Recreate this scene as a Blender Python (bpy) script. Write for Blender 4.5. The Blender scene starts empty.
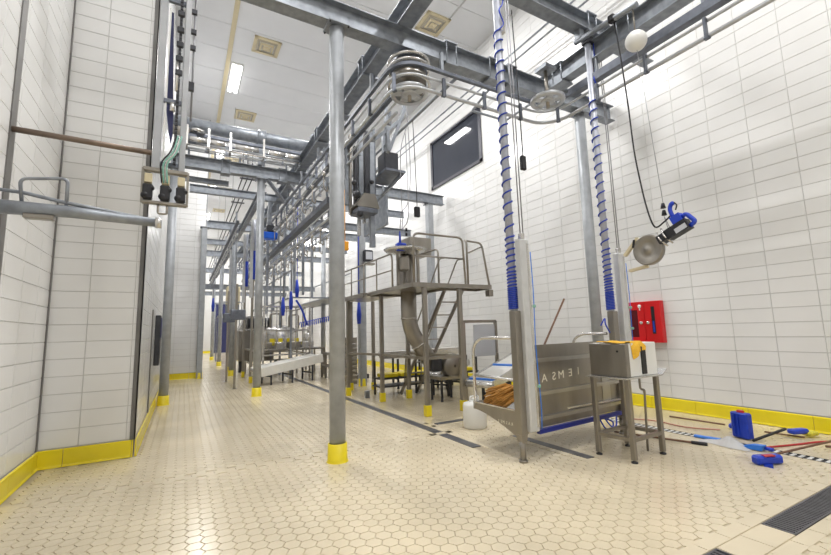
import bpy, math, random
from mathutils import Vector, Matrix
random.seed(7)
S = bpy.context.scene
COL = S.collection
PI = math.pi

# ------------------------------------------------------------------ camera
YAW, PITCH, ROLL = math.radians(29.467), math.radians(7.372), math.radians(-1.563)
CAM = Vector((0, 0, 1.5))
fwd = Vector((math.sin(YAW)*math.cos(PITCH), math.cos(YAW)*math.cos(PITCH), math.sin(PITCH)))
r0 = fwd.cross(Vector((0, 0, 1))).normalized()
u0 = r0.cross(fwd)
rgt = r0*math.cos(ROLL) + u0*math.sin(ROLL)
upv = -r0*math.sin(ROLL) + u0*math.cos(ROLL)
cd = bpy.data.cameras.new('camera'); cam = bpy.data.objects.new('camera', cd); COL.objects.link(cam)
M = Matrix((rgt, upv, -fwd)).transposed().to_4x4(); M.translation = CAM
cam.matrix_world = M
cd.sensor_width = 36; cd.lens = 411.09/831*36; cd.clip_start = .05; cd.clip_end = 200
S.camera = cam

def cam_depth(p): return (Vector(p)-CAM).dot(fwd)
def view_size(p):
    """apparent size weight of a small piece at p (only used to choose which pieces become single parts)"""
    d = Vector(p)-CAM; z = d.dot(fwd)
    if z < .3: return 0
    x = d.dot(rgt)/z*411; y = d.dot(upv)/z*411
    if abs(x) > 425 or abs(y) > 287: return 0
    return 1/z

# ------------------------------------------------------------------ world, exposure
w = bpy.data.worlds.new('world'); S.world = w; w.use_nodes = True
w.node_tree.nodes['Background'].inputs[0].default_value = (.9, .93, 1, 1)
w.node_tree.nodes['Background'].inputs[1].default_value = .15
S.view_settings.view_transform = 'Standard'; S.view_settings.look = 'None'
S.view_settings.gamma = 1; S.view_settings.use_curve_mapping = False
S.view_settings.exposure = 0.0
LAMP_W = 96          # watts of each ceiling fixture
LAMPS = [(x, y) for y in (-4.1, 1.9, 7.9, 13.9, 19.9, 25.9, 31.9, 37.9) for x in (1.17, 4.85)]

# ------------------------------------------------------------------ materials
def mat(name, col, rough=.5, metal=0, noise=0, nscale=8, emit=0, bump=0, trans=0, stretch=None, spec=None, rnoise=0, coat=0):
    m = bpy.data.materials.new(name); m.use_nodes = True
    nt = m.node_tree; b = nt.nodes['Principled BSDF']
    b.inputs['Base Color'].default_value = (*col, 1); b.inputs['Roughness'].default_value = rough
    b.inputs['Metallic'].default_value = metal
    if spec is not None: b.inputs['Specular IOR Level'].default_value = spec
    if coat: b.inputs['Coat Weight'].default_value = coat; b.inputs['Coat Roughness'].default_value = .1
    if trans: b.inputs['Transmission Weight'].default_value = trans
    if emit:
        b.inputs['Emission Color'].default_value = (*col, 1); b.inputs['Emission Strength'].default_value = emit
    if noise or bump or rnoise:
        g = nt.nodes.new('ShaderNodeNewGeometry'); mp = nt.nodes.new('ShaderNodeMapping')
        nt.links.new(g.outputs['Position'], mp.inputs[0])
        if stretch: mp.inputs['Scale'].default_value = stretch
        n = nt.nodes.new('ShaderNodeTexNoise'); n.inputs['Scale'].default_value = nscale; n.inputs['Detail'].default_value = 5
        nt.links.new(mp.outputs[0], n.inputs[0])
        if noise:
            r = nt.nodes.new('ShaderNodeValToRGB')
            r.color_ramp.elements[0].position = .3; r.color_ramp.elements[1].position = .7
            r.color_ramp.elements[0].color = (*[c*(1-noise) for c in col], 1)
            r.color_ramp.elements[1].color = (*[min(1, c*(1+noise)) for c in col], 1)
            nt.links.new(n.outputs[0], r.inputs[0]); nt.links.new(r.outputs[0], b.inputs['Base Color'])
        if rnoise:
            mr = nt.nodes.new('ShaderNodeMapRange'); mr.inputs[3].default_value = max(.03, rough-rnoise); mr.inputs[4].default_value = rough+rnoise
            nt.links.new(n.outputs[0], mr.inputs[0]); nt.links.new(mr.outputs[0], b.inputs['Roughness'])
        if bump:
            bp = nt.nodes.new('ShaderNodeBump'); bp.inputs['Strength'].default_value = bump; bp.inputs['Distance'].default_value = .01
            nt.links.new(n.outputs[0], bp.inputs['Height']); nt.links.new(bp.outputs[0], b.inputs['Normal'])
    return m

GALV = mat('galvanised_steel', (.27, .292, .325), .42, .55, .22, 9, rnoise=.08)
GALVD = mat('galvanised_steel_dark', (.15, .165, .2), .45, .5, .2, 9)
COLM = mat('column_zinc_grey', (.37, .39, .415), .42, .25, .12, 7, rnoise=.06)
TRIM = mat('corner_guard', (.16, .155, .15), .35, .4, .15, 4)
STEELM = mat('brushed_rib', (.42, .40, .37), .3, .8, .1, 5)
STEEL = mat('stainless_steel', (.31, .288, .255), .33, .8, .13, 5, rnoise=.1, stretch=(1, 1, .25))
STEELL = mat('bright_stainless', (.62, .61, .59), .25, .8, .08, 6)
RAILM = mat('zinc_tube', (.5, .515, .54), .32, .45, .1, 8)
HFR = mat('hoist_rail_grey', (.40, .41, .43), .38, .4, .1, 6)
ALU = mat('anodised_aluminium', (.6, .61, .62), .35, .35, .06, 8)
ROPE = mat('steel_cable', (.3, .3, .32), .5, .6)
WHITE = mat('white_plastic', (.8, .8, .78), .4)
BELT = mat('white_belt', (.78, .77, .73), .35, 0, .05, 6)
YEL = mat('yellow_paint', (.82, .66, .015), .35, 0, .07, 7)
YELT = mat('yellow_glazed_tile', (.84, .69, .02), .2, 0, .05, 4)
BLUE = mat('blue_plastic', (.012, .05, .5), .35, 0, .1, 10)
BLUEL = mat('light_blue_plastic', (.03, .2, .75), .35)
COILB = mat('dark_blue_hose', (.015, .05, .42), .35)
NAVYP = mat('navy_bumper', (.01, .02, .22), .35)
NAVY = mat('navy_sheet', (.02, .025, .11), .4, 0, .15, 6)
COILG = mat('grey_coil_sleeve', (.42, .44, .5), .35, .2, .1, 12)
BLACK = mat('black_rubber', (.012, .012, .016), .45)
DARK = mat('dark_steel', (.05, .052, .06), .4, .5, .15, 9)
RED = mat('red_enamel', (.62, .008, .012), .3, 0, .05, 6)
REDP = mat('red_plastic', (.5, .03, .04), .4)
BROWN = mat('brown_wood', (.17, .085, .05), .5, 0, .2, 20)
RUST = mat('brown_painted_pipe', (.2, .15, .115), .4, .4, .15, 10)
STRAW = mat('straw_fibre', (.50, .24, .05), .8, 0, .45, 30, bump=.4, stretch=(1, 1, 6))
CLOTH = mat('yellow_cloth', (.85, .48, .04), .9, 0, .1, 40)
GREEN = mat('green_hose', (.25, .5, .42), .4)
PINK = mat('pink_hose', (.6, .27, .22), .45)
CREAM = mat('cream_plastic', (.62, .54, .36), .5, 0, .04, 5)
CREAMD = mat('vent_louvre', (.4, .36, .28), .6)
GROUT = mat('wall_grout', (.54, .535, .52), .8)
FGROUT = mat('floor_grout', (.47, .40, .29), .6, 0, .25, 3)
WTILE = mat('white_wall_tile', (.755, .755, .75), .16, 0, .03, 1.5, spec=.5)
FTILE = mat('beige_floor_tile', (.66, .575, .42), .2, 0, .09, 1.1, rnoise=.07)
CEILM = mat('ceiling_panel', (.70, .71, .735), .55, 0, .02, 2)
GAP = mat('ceiling_joint', (.46, .46, .46), .8)
GLASSD = mat('dark_window_glass', (.035, .04, .055), .04, 0, .1, 1, spec=.7)
LAMPM = mat('lamp_diffuser', (1, .98, .96), .5, 0, emit=9)
CLEAR = mat('clear_film', (.85, .86, .88), .15, 0, trans=.45)
LABEL = mat('label_grey', (.55, .57, .62), .5)
LETTER = mat('cut_letter_light', (.75, .71, .6), .5)

# ------------------------------------------------------------------ mesh helpers
class MB:
    def __init__(s): s.v = []; s.f = []; s.sm = []
    def add(s, vs, fs, smooth=False):
        n = len(s.v); s.v += [tuple(v) for v in vs]; s.f += [tuple(i+n for i in f) for f in fs]; s.sm += [smooth]*len(fs); return s
    def box(s, c, d, rz=0, R=None, bev=0):
        hx, hy, hz = d[0]/2, d[1]/2, d[2]/2
        R = R or Matrix.Rotation(rz, 3, 'Z'); c = Vector(c)
        if bev and min(hx, hy, hz) > bev*1.2:
            vs = []; idx = {}
            for sx in (-1, 1):
                for sy in (-1, 1):
                    for sz in (-1, 1):
                        for a in range(3):
                            p = [sx*(hx-(0 if a == 0 else bev)), sy*(hy-(0 if a == 1 else bev)), sz*(hz-(0 if a == 2 else bev))]
                            idx[(sx, sy, sz, a)] = len(vs); vs.append(c+R@Vector(p))
            fs = []
            for a in range(3):
                for sg in (-1, 1):
                    o = [i for i in range(3) if i != a]; q = []
                    for p1, p2 in ((-1, -1), (1, -1), (1, 1), (-1, 1)):
                        k = [0]*3; k[a] = sg; k[o[0]] = p1; k[o[1]] = p2; q.append(idx[(*k, a)])
                    if (sg < 0) == (a != 1): q.reverse()
                    fs.append(q)
            for a in range(3):
                b1, b2 = [i for i in range(3) if i != a]
                for s1 in (-1, 1):
                    for s2 in (-1, 1):
                        q = []
                        for sg, fa in ((-1, b1), (1, b1), (1, b2), (-1, b2)):
                            k = [0]*3; k[a] = sg; k[b1] = s1; k[b2] = s2; q.append(idx[(*k, fa)])
                        fs.append(q)
            for sx in (-1, 1):
                for sy in (-1, 1):
                    for sz in (-1, 1): fs.append([idx[(sx, sy, sz, a)] for a in range(3)])
            return s.add(vs, fs)
        vs = [c+R@Vector((x, y, z)) for x in (-hx, hx) for y in (-hy, hy) for z in (-hz, hz)]
        return s.add(vs, [(0, 1, 3, 2), (4, 6, 7, 5), (0, 4, 5, 1), (2, 3, 7, 6), (0, 2, 6, 4), (1, 5, 7, 3)])
    def b2(s, x0, x1, y0, y1, z0, z1, bev=0):
        return s.box(((x0+x1)/2, (y0+y1)/2, (z0+z1)/2), (abs(x1-x0), abs(y1-y0), abs(z1-z0)), bev=bev)
    def bar(s, p0, p1, w, h=None):
        """rectangular bar between two points, w across, h the other way"""
        h = h or w; p0, p1 = Vector(p0), Vector(p1); d = (p1-p0); L = d.length
        if L < 1e-6: return s
        z = d/L; x = Vector((0, 0, 1)).cross(z)
        if x.length < 1e-3: x = Vector((1, 0, 0))
        x.normalize(); y = z.cross(x); R = Matrix((x, y, z)).transposed()
        return s.box((p0+p1)/2, (w, h, L), R=R)
    def tube(s, pts, r, n=8, caps=True, closed=False):
        pts = [Vector(p) for p in pts]; N = len(pts)
        rr = r if isinstance(r, (list, tuple)) else [r]*N
        vs = []; up = None
        for i, p in enumerate(pts):
            if closed: t = pts[(i+1) % N]-pts[i-1]
            else: t = pts[min(i+1, N-1)]-pts[max(i-1, 0)]
            t.normalize()
            if up is None:
                up = Vector((0, 0, 1)) if abs(t.z) < .9 else Vector((1, 0, 0))
            x = up.cross(t)
            if x.length < 1e-4: x = Vector((1, 0, 0)).cross(t)
            x.normalize(); y = t.cross(x); up = y
            for k in range(n):
                a = 2*PI*k/n; vs.append(p+(x*math.cos(a)+y*math.sin(a))*rr[i])
        fs = []
        for i in range(N if closed else N-1):
            for k in range(n):
                a, b = i*n+k, i*n+(k+1) % n; j = ((i+1) % N)
                fs.append((a, b, j*n+(k+1) % n, j*n+k))
        s.add(vs, fs, True)
        if caps and not closed:
            m = len(s.v)-len(vs); s.f += [tuple(m+k for k in reversed(range(n))), tuple(m+(N-1)*n+k for k in range(n))]; s.sm += [False, False]
        return s
    def cyl(s, p0, p1, r, n=16, r1=None): return s.tube([p0, p1], [r, r if r1 is None else r1], n)
    def lathe(s, c, prof, n=28, axis='Z'):
        c = Vector(c); vs = []
        for r, z in prof:
            for k in range(n):
                a = 2*PI*k/n; p = (r*math.cos(a), r*math.sin(a), z)
                if axis == 'X': p = (z, p[0], p[1])
                if axis == 'Y': p = (p[0], z, p[1])
                vs.append(c+Vector(p))
        fs = [(i*n+k, i*n+(k+1) % n, (i+1)*n+(k+1) % n, (i+1)*n+k) for i in range(len(prof)-1) for k in range(n)]
        s.add(vs, fs, True)
        return s
    def sphere(s, c, r, n=16):
        return s.lathe(c, [(max(1e-4, r*math.sin(PI*i/n)), -r*math.cos(PI*i/n)) for i in range(n+1)], n*2)
    def prism(s, poly, lo, hi, axis='X'):
        """poly of 2-D points extruded along an axis (X: (y,z), Y: (x,z), Z: (x,y))"""
        n = len(poly)
        def P(a, b, t): return {'X': (t, a, b), 'Y': (a, t, b), 'Z': (a, b, t)}[axis]
        vs = [P(a, b, lo) for a, b in poly]+[P(a, b, hi) for a, b in poly]
        fs = [tuple(range(n)), tuple(range(2*n-1, n-1, -1))]+[(i, (i+1) % n+0, (i+1) % n+n, i+n) for i in range(n)]
        return s.add(vs, fs)
    def sweep(s, pts, w, h):
        """upright rectangular section swept along a level path"""
        pts = [Vector(p) for p in pts]; N = len(pts); vs = []
        for i, p in enumerate(pts):
            t = pts[min(i+1, N-1)]-pts[max(i-1, 0)]; t.z = 0; t.normalize(); x = Vector((t.y, -t.x, 0))*w/2; z = Vector((0, 0, h/2))
            vs += [p-x-z, p+x-z, p+x+z, p-x+z]
        fs = [(0, 1, 2, 3), tuple(4*(N-1)+k for k in (3, 2, 1, 0))]
        for i in range(N-1):
            for k in range(4): fs.append((4*i+k, 4*i+(k+1) % 4, 4*i+4+(k+1) % 4, 4*i+4+k))
        return s.add(vs, fs)
    def ibeam(s, p0, p1, w, h, t=.014):
        """I section; p0,p1 = ends of the bottom line"""
        p0, p1 = Vector(p0), Vector(p1); z = Vector((0, 0, 1))
        s.bar(p0+z*(t/2), p1+z*(t/2), w, t); s.bar(p0+z*(h-t/2), p1+z*(h-t/2), w, t)
        s.bar(p0+z*(h/2), p1+z*(h/2), t, h-2*t)
        return s
    def mesh(s, name, m, off=(0, 0, 0)):
        me = bpy.data.meshes.new(name); o = Vector(off)
        me.from_pydata([tuple(Vector(v)-o) for v in s.v], [], s.f)
        me.polygons.foreach_set('use_smooth', s.sm); me.materials.append(m); me.update()
        return me
    def build(s, name, m, parent=None, **kw):
        off = Vector((0, 0, 0))
        if parent is not None: off = WLOC.get(parent.name, Vector((0, 0, 0)))
        elif 'loc' in kw: off = Vector(kw.pop('loc'))
        elif s.v and 'keep' not in kw:
            xs = [v[0] for v in s.v]; ys = [v[1] for v in s.v]; zs = [v[2] for v in s.v]
            off = Vector(((min(xs)+max(xs))/2, (min(ys)+max(ys))/2, min(zs)))
        kw.pop('keep', None); kw.pop('loc', None)
        me = s.mesh(name, m, off); o = bpy.data.objects.new(name, me); COL.objects.link(o)
        if parent is not None: o.parent = parent; WLOC[o.name] = off
        else: o.location = off; WLOC[o.name] = off
        for k, v in kw.items():
            if v: o[k] = v
        return o
WLOC = {}
def fixnormals():
    import bmesh
    done = set()
    for o in bpy.data.objects:
        if o.type == 'MESH' and o.data.name not in done:
            done.add(o.data.name)
            if len(o.data.polygons) > 60000: continue
            bm = bmesh.new(); bm.from_mesh(o.data); bmesh.ops.recalc_face_normals(bm, faces=bm.faces); bm.to_mesh(o.data); bm.free()
def thing(name, label, cat, loc, group=None):
    o = bpy.data.objects.new(name, None); COL.objects.link(o); o.location = loc; o.empty_display_size = .1
    o['label'] = label; o['category'] = cat
    if group: o['group'] = group
    WLOC[o.name] = Vector(loc); return o
def one(mb, name, m, label, cat, group=None, loc=None):
    kw = dict(label=label, category=cat)
    if group: kw['group'] = group
    if loc is not None: kw['loc'] = loc
    return mb.build(name, m, **kw)
def struct(mb, name, m, parent=None): return mb.build(name, m, parent, keep=1, **({} if parent else {'kind': 'structure'}))
def dup(root, loc, label=None, rz=None):
    r = root.copy(); COL.objects.link(r); r.location = loc; WLOC[r.name] = Vector(loc)
    if rz is not None: r.rotation_euler[2] = rz
    if label: r['label'] = label
    for ch in list(root.children):
        c = ch.copy(); COL.objects.link(c); c.parent = r
        for g in ch.children:
            d = g.copy(); COL.objects.link(d); d.parent = c
    return r
def lerp(a, b, t): return tuple(a[i]+(b[i]-a[i])*t for i in range(3))
def smooth_path(pts, n=6):
    """Catmull-Rom through the points"""
    P = [Vector(p) for p in pts]; P = [P[0]*2-P[1]]+P+[P[-1]*2-P[-2]]; out = []
    for i in range(1, len(P)-2):
        for k in range(n):
            t = k/n; a, b, c, d = P[i-1:i+3]
            out.append(.5*((2*b)+(c-a)*t+(2*a-5*b+4*c-d)*t*t+(-a+3*b-3*c+d)*t**3))
    out.append(P[-2]); return out
def rounded(pts, r, n=5):
    """polyline with its corners rounded"""
    P = [Vector(p) for p in pts]; out = [P[0]]
    for i in range(1, len(P)-1):
        a = (P[i-1]-P[i]); b = (P[i+1]-P[i]); rr = min(r, a.length*.49, b.length*.49)
        A = P[i]+a.normalized()*rr; B = P[i]+b.normalized()*rr
        for k in range(n+1):
            t = k/n; out.append(A*(1-t)**2+P[i]*2*t*(1-t)+B*t*t)
    out.append(P[-1]); return out
def arc(c, r, a0, a1, z, n=12): return [(c[0]+r*math.cos(math.radians(a0+(a1-a0)*i/n)), c[1]+r*math.sin(math.radians(a0+(a1-a0)*i/n)), z) for i in range(n+1)]

# ================================================================== SETTING
XR, XL, ZC, YE, YB = 7.5, -1.46, 10.0, 42.0, -7.0
# ---- floor: slab + hexagonal tiles
floor = struct(MB().b2(-1.8, 7.9, YB-.2, YE+.2, -.3, -.008), 'floor', FGROUT)
hs = .068; colp = hs*1.5; f2f = hs*math.sqrt(3)
def channel(x, y):    # places of the floor kept free for strips and drains
    if abs(y-5.305) < .045: return True
    if 1.33 < y < 1.71: return True
    if abs(x-3.35) < .145 and y > 4.22: return True
    if abs(x-6.05) < .135 and 1.7 < y < 5.0: return True
    if 3.5 < x < 4.4 and abs(y-5.86) < .13: return True
    if abs(x-4.14) < .13 and 3.3 < y < 4.65: return True
    return False
def in_room(x, y):
    if x > 7.42: return False
    if y < 6.55: return x > -1.38
    if y < 17.25: return x > -.47
    return x > .68
def hexmesh(mb, x, y):
    g = hs-.0022; b = .003
    vs = [(x+g*math.cos(PI/3*k), y+g*math.sin(PI/3*k), -.008) for k in range(6)]
    vs += [(x+(g-b)*math.cos(PI/3*k), y+(g-b)*math.sin(PI/3*k), 0) for k in range(6)]
    mb.add(vs, [tuple(range(6, 12))]+[(k, (k+1) % 6, (k+1) % 6+6, k+6) for k in range(6)])
cells = []
for i in range(int(9.4/colp)):
    x = -1.6+i*colp
    for j in range(int(42/f2f)+2):
        y = -.6+(j+.5*(i % 2))*f2f
        if y < 22 and in_room(x, y) and not channel(x, y): cells.append((x, y))
cells.sort(key=lambda c: -view_size((c[0], c[1], 0)))
tm = MB(); hexmesh(tm, 0, 0); hexme = tm.mesh('hex_tile', FTILE)
for x, y in cells[:300]:
    o = bpy.data.objects.new('hex_tile', hexme); COL.objects.link(o); o.parent = floor; o.location = Vector((x, y, 0))-WLOC[floor.name]
fb = MB()
for x, y in cells[300:]: hexmesh(fb, x, y)
fs_ = fb.build('hex_tile_field', FTILE, floor); fs_['kind'] = 'stuff'
def slab_tile(mb, x0, x1, y0, y1, g=.002, top=.0012, z0=-.008):
    b = .003; vs = [(x0+g, y0+g, z0), (x1-g, y0+g, z0), (x1-g, y1-g, z0), (x0+g, y1-g, z0),
                    (x0+g+b, y0+g+b, top), (x1-g-b, y0+g+b, top), (x1-g-b, y1-g-b, top), (x0+g+b, y1-g-b, top)]
    mb.add(vs, [(4, 5, 6, 7)]+[(k, (k+1) % 4, (k+1) % 4+4, k+4) for k in range(4)])
x = -1.4                                                        # strip of long tiles across the floor
while x < 7.3:
    m_ = MB(); slab_tile(m_, x, min(x+.22, 7.4), 5.25, 5.36); m_.build('strip_tile', FTILE, floor); x += .22
for y0, y1 in ((1.30, 1.415), (1.625, 1.74)):                   # edging beside the cross gutter
    x = -1.4
    while x < 7.3:
        m_ = MB(); slab_tile(m_, x, min(x+.3, 7.4), y0, y1); m_.build('edging_tile', FTILE, floor); x += .3
for x0, x1 in ((-1.4, 2.3), (3.18, 3.82)):
    x = x0
    while x < x1-.05:
        m_ = MB(); slab_tile(m_, x, min(x+.32, x1), 1.415, 1.625); m_.build('gutter_tile', FTILE, floor); x += .32
y = -.6                                                         # tiles beside the striped drain
fil = MB()
for xa, xb, ya, yb in ((3.16, 3.275, 4.2, 22), (3.425, 3.54, 4.2, 22), (5.86, 5.972, 1.76, 5.0), (6.128, 6.24, 1.76, 5.0), (3.46, 4.44, 5.69, 5.795), (3.46, 4.44, 5.925, 6.03), (3.97, 4.075, 3.25, 4.7), (4.205, 4.31, 3.25, 4.7)):
    if xb-xa < .2:
        y = ya
        while y < yb: slab_tile(fil, xa, xb, y, min(y+.3, yb)); y += .3
    else: 
        x = xa
        while x < xb: slab_tile(fil, x, min(x+.3, xb), ya, yb); x += .3
o = fil.build('drain_edge_tiles', FTILE, floor); o['kind'] = 'stuff'
far = MB(); far.b2(.62, 7.45, 22, YE, -.008, 0); far.build('far_floor_tiles', FTILE, floor)
near = MB(); near.b2(-1.45, 7.45, YB, -.65, -.008, 0); near.build('rear_floor_tiles', FTILE, floor)

# ---- drains set in the floor
def grate(name, label, x0, x1, y0, y1, along, pitch, barw, mats=(STEEL, BLACK), part='grate_bar', zt=.002):
    t = thing(name, label, 'drain', ((x0+x1)/2, (y0+y1)/2, 0), None)
    MB().b2(x0, x1, y0, y1, -.0078, -.0060).build('gully', mats[1], t, label='black gully below the bars')
    fr = MB(); e = .012
    fr.b2(x0, x1, y0, y0+e, -.0078, zt); fr.b2(x0, x1, y1-e, y1, -.0078, zt); fr.b2(x0, x0+e, y0, y1, -.0078, zt); fr.b2(x1-e, x1, y0, y1, -.0078, zt)
    fr.build('frame', mats[0] if part == 'grate_bar' and mats[0] is not WHITE else DARK, t)
    a, b = (x0, x1) if along == 'X' else (y0, y1); q = a+pitch/2; n = 0
    while q < b-pitch/3:
        m_ = MB()
        if along == 'X': m_.b2(q-barw/2, q+barw/2, y0+e, y1-e, -.006, zt-.001)
        else: m_.b2(x0+e, x1-e, q-barw/2, q+barw/2, -.006, zt-.001)
        m_.build(part, mats[0], t); q += pitch; n += 1
    return t
GR = mat('grate_steel', (.15, .15, .165), .45, .6, .15, 10)
grate('floor_grate', 'long steel floor grate by the right edge, near corner of the room', 3.82, 6.3, 1.42, 1.62, 'X', .036, .02, (GR, DARK))
grate('floor_grate', 'short steel floor grate cut off by the bottom of the frame', 2.35, 3.17, 1.42, 1.62, 'X', .036, .02, (GR, DARK))
grate('striped_drain', 'narrow black and white striped slot drain near the right wall', 5.975, 6.125, 1.76, 5.0, 'Y', .075, .033, (WHITE, BLACK))
dr = thing('channel_drain', 'long dark channel drain running down the hall beside the platforms', 'drain', (3.35, 10, 0))
DRM = mat('drain_cover', (.13, .135, .15), .4, .5, .15, 6)
y = 4.45
while y < 21.9:
    MB().b2(3.28, 3.42, y+.004, y+.996, -.007, .001).build('drain_cover', DRM, dr); y += 1.0
one(MB().b2(3.62, 4.32, 5.80, 5.92, -.007, .002), 'drain_cover', DRM, 'short dark drain cover lying across, behind the white canister', 'drain')
one(MB().b2(4.08, 4.2, 3.35, 4.6, -.007, .002), 'drain_cover', DRM, 'dark drain cover on the floor under the steel lift tray', 'drain')

# ---- tiled walls
def tile_mesh(L, Hh, cache={}):
    k = (round(L, 3), round(Hh, 3))
    if k not in cache:
        g = .0026; b = .0025; m_ = MB()
        vs = [(g, 0, g), (L-g, 0, g), (L-g, 0, Hh-g), (g, 0, Hh-g), (g+b, -.007, g+b), (L-g-b, -.007, g+b), (L-g-b, -.007, Hh-g-b), (g+b, -.007, Hh-g-b)]
        m_.add(vs, [(4, 5, 6, 7)]+[(i, (i+1) % 4, (i+1) % 4+4, i+4) for i in range(4)])
        cache[k] = (m_, m_.mesh('wall_tile', WTILE))
    return cache[k]
def tiled(wall, org, rz, length, z0, z1, phase, tl, th, nparts=300, holes=()):
    """tiles on a face: org = lower corner on the face, rz turns local +x along the wall with -y out of it"""
    org = Vector(org); R = Matrix.Rotation(rz, 4, 'Z'); lst = []
    a = -phase
    while a < length-1e-3:
        l0 = max(0, a); l1 = min(length, a+tl); z = z0
        while z < z1-1e-3:
            zz = min(z1, z+th)
            if l1-l0 > .02 and zz-z > .02 and not any(l1 > h0+.001 and l0 < h1-.001 and zz > h2+.001 and z < h3-.001 for h0, h1, h2, h3 in holes):
                P = org+R@Vector((l0, 0, 0)); P.z = z; lst.append((P, l1-l0, zz-z))
            z += th
        a += tl
    lst.sort(key=lambda q: -view_size(q[0]+R@Vector((q[1]/2, 0, 0))+Vector((0, 0, q[2]/2))))
    base = WLOC[wall.name]
    for P, l, h in lst[:nparts]:
        o = bpy.data.objects.new('wall_tile', tile_mesh(l, h)[1]); COL.objects.link(o); o.parent = wall
        o.location = P-base; o.rotation_euler[2] = rz
    if len(lst) > nparts:
        mb = MB()
        for P, l, h in lst[nparts:]:
            tm_ = tile_mesh(l, h)[0]; mb.add([P+R.to_3x3()@Vector(v) for v in tm_.v], tm_.f)
        o = mb.build('wall_tile_field', WTILE, wall); o['kind'] = 'stuff'
TH = .21
WIN = (9.05, 11.9, 6.4, 8.15)
wr = MB()
wr.b2(XR, XR+.3, YB, WIN[0], 0, ZC); wr.b2(XR, XR+.3, WIN[1], YE, 0, ZC); wr.b2(XR, XR+.3, WIN[0], WIN[1], 0, WIN[2]); wr.b2(XR, XR+.3, WIN[0], WIN[1], WIN[3], ZC)
wr = struct(wr, 'wall_right', GROUT)
# local x runs along -Y on this wall
tl = .525; y_start = 30.0; n0 = (y_start-2.17)/tl; ph = (1-(n0-math.floor(n0)))*tl
tiled(wr, (XR, y_start, 0), -PI/2, y_start+1.0, .22, ZC, ph, tl, TH, 300, holes=((y_start-WIN[1], y_start-WIN[0], WIN[2], WIN[3]),))
wl = struct(MB().b2(XL-.3, XL, YB, 6.62, 0, ZC), 'wall_left', GROUT)
tiled(wl, (XL, -1, 0), PI/2, 7.62, .22, ZC, .22, .525, TH)
wc = struct(MB().b2(XL-.3, -.5, 6.62, 6.9, 0, ZC), 'wall_cross', GROUT)
tiled(wc, (XL, 6.62, 0), 0, .96, .22, ZC, .085, .48, TH)
wk = MB(); wk.b2(-.8, -.5, 6.63, 17.3, 0, ZC)
wk = struct(wk, 'wall_corridor', GROUT)
tiled(wk, (-.5, 6.63, 0), PI/2, 10.67, .22, ZC, .2, .525, TH)
wf = struct(MB().b2(-.8, .61, 17.3, 17.7, 0, ZC), 'wall_far_left', GROUT)
tiled(wf, (-.5, 17.3, 0), 0, 1.11, .22, ZC, .3, .525, TH)
w5 = struct(MB().b2(.3, .6, 17.7, YE, 0, ZC), 'wall_passage', WTILE)
we = struct(MB().b2(-.5, XR+.3, YE, YE+.3, 0, ZC), 'wall_end', WTILE)
wb = struct(MB().b2(XL-.3, XR+.3, YB-.3, YB, 0, ZC), 'wall_back', WTILE)

# ---- yellow base tiles
def base(name, p0, p1, out, h=.21, L=.74, phase=0, t=.022):
    p0, p1 = Vector((*p0, 0)), Vector((*p1, 0)); d = (p1-p0); n = d.length; d.normalize(); o = Vector((*out, 0))
    root = struct(MB().bar(p0+o*.004+Vector((0, 0, h/2)), p1+o*.004+Vector((0, 0, h/2)), .008, h), name, FGROUT)
    a = -phase
    while a < n-.01:
        a0, a1 = max(a, 0)+.003, min(a+L, n)-.003
        if a1-a0 > .01:
            c = [p0+d*a0, p0+d*a1]
            sec = [(.008, h), (t, h-.012), (t, .03), (t+.012, .0)]
            vs = []
            for q in c:
                vs += [q+o*s_+Vector((0, 0, z_)) for s_, z_ in sec]+[q+o*.008, ]
            m_ = MB(); m_.add(vs, [(0, 1, 6, 5), (1, 2, 7, 6), (2, 3, 8, 7), (0, 4, 3, 2, 1), (5, 6, 7, 8, 9)])
            m_.build('base_tile', YELT, root)
        a += L
base('baseboard_right', (XR-.008, 20), (XR-.008, -.5), (-1, 0), phase=.74-((20-3.15) % .74)+.0)
base('baseboard_left', (XL+.008, -1), (XL+.008, 6.6), (1, 0))
base('baseboard_cross', (XL, 6.612), (-.5, 6.612), (0, -1), L=.68, phase=.42)
base('baseboard_corridor', (-.492, 6.6), (-.492, 17.3), (1, 0))
base('baseboard_far', (-.5, 17.292), (.61, 17.292), (0, -1))
base('baseboard_end', (.6, YE-.01), (7.5, YE-.01), (0, -1), L=1.5)
# ---- stainless corner guards
struct(MB().b2(-.545, -.485, 6.597, 6.612, .21, ZC).b2(-.5, -.485, 6.597, 6.65, .21, ZC), 'trim_1', TRIM)
struct(MB().b2(XL-.0, XL+.02, 6.57, 6.61, .21, ZC), 'trim_2', TRIM)
struct(MB().b2(XL-.0, XL+.018, 4.86, 4.99, .21, ZC), 'trim_3', TRIM)
struct(MB().b2(-.5, -.475, 8.75, 8.87, .21, 2.0), 'trim_4', TRIM)
struct(MB().b2(.60, .622, 17.275, 17.31, .21, ZC), 'trim_5', GALVD)
# ---- ceiling panels
ce = struct(MB().b2(-1.8, 7.8, YB-.2, YE+.2, ZC+.012, ZC+.3), 'ceiling', GAP)
y = YB
while y < YE:
    MB().b2(-1.8, 7.8, y+.008, min(y+1.15, YE)-.008, ZC, ZC+.014).build('ceiling_panel', CEILM, ce); y += 1.15
struct(MB().b2(.83, .95, YB, YE, ZC-.03, ZC), 'trim_6', CREAM)
struct(MB().b2(6.05, 6.08, YB, 24, ZC-.02, ZC), 'trim_7', GAP)
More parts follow.
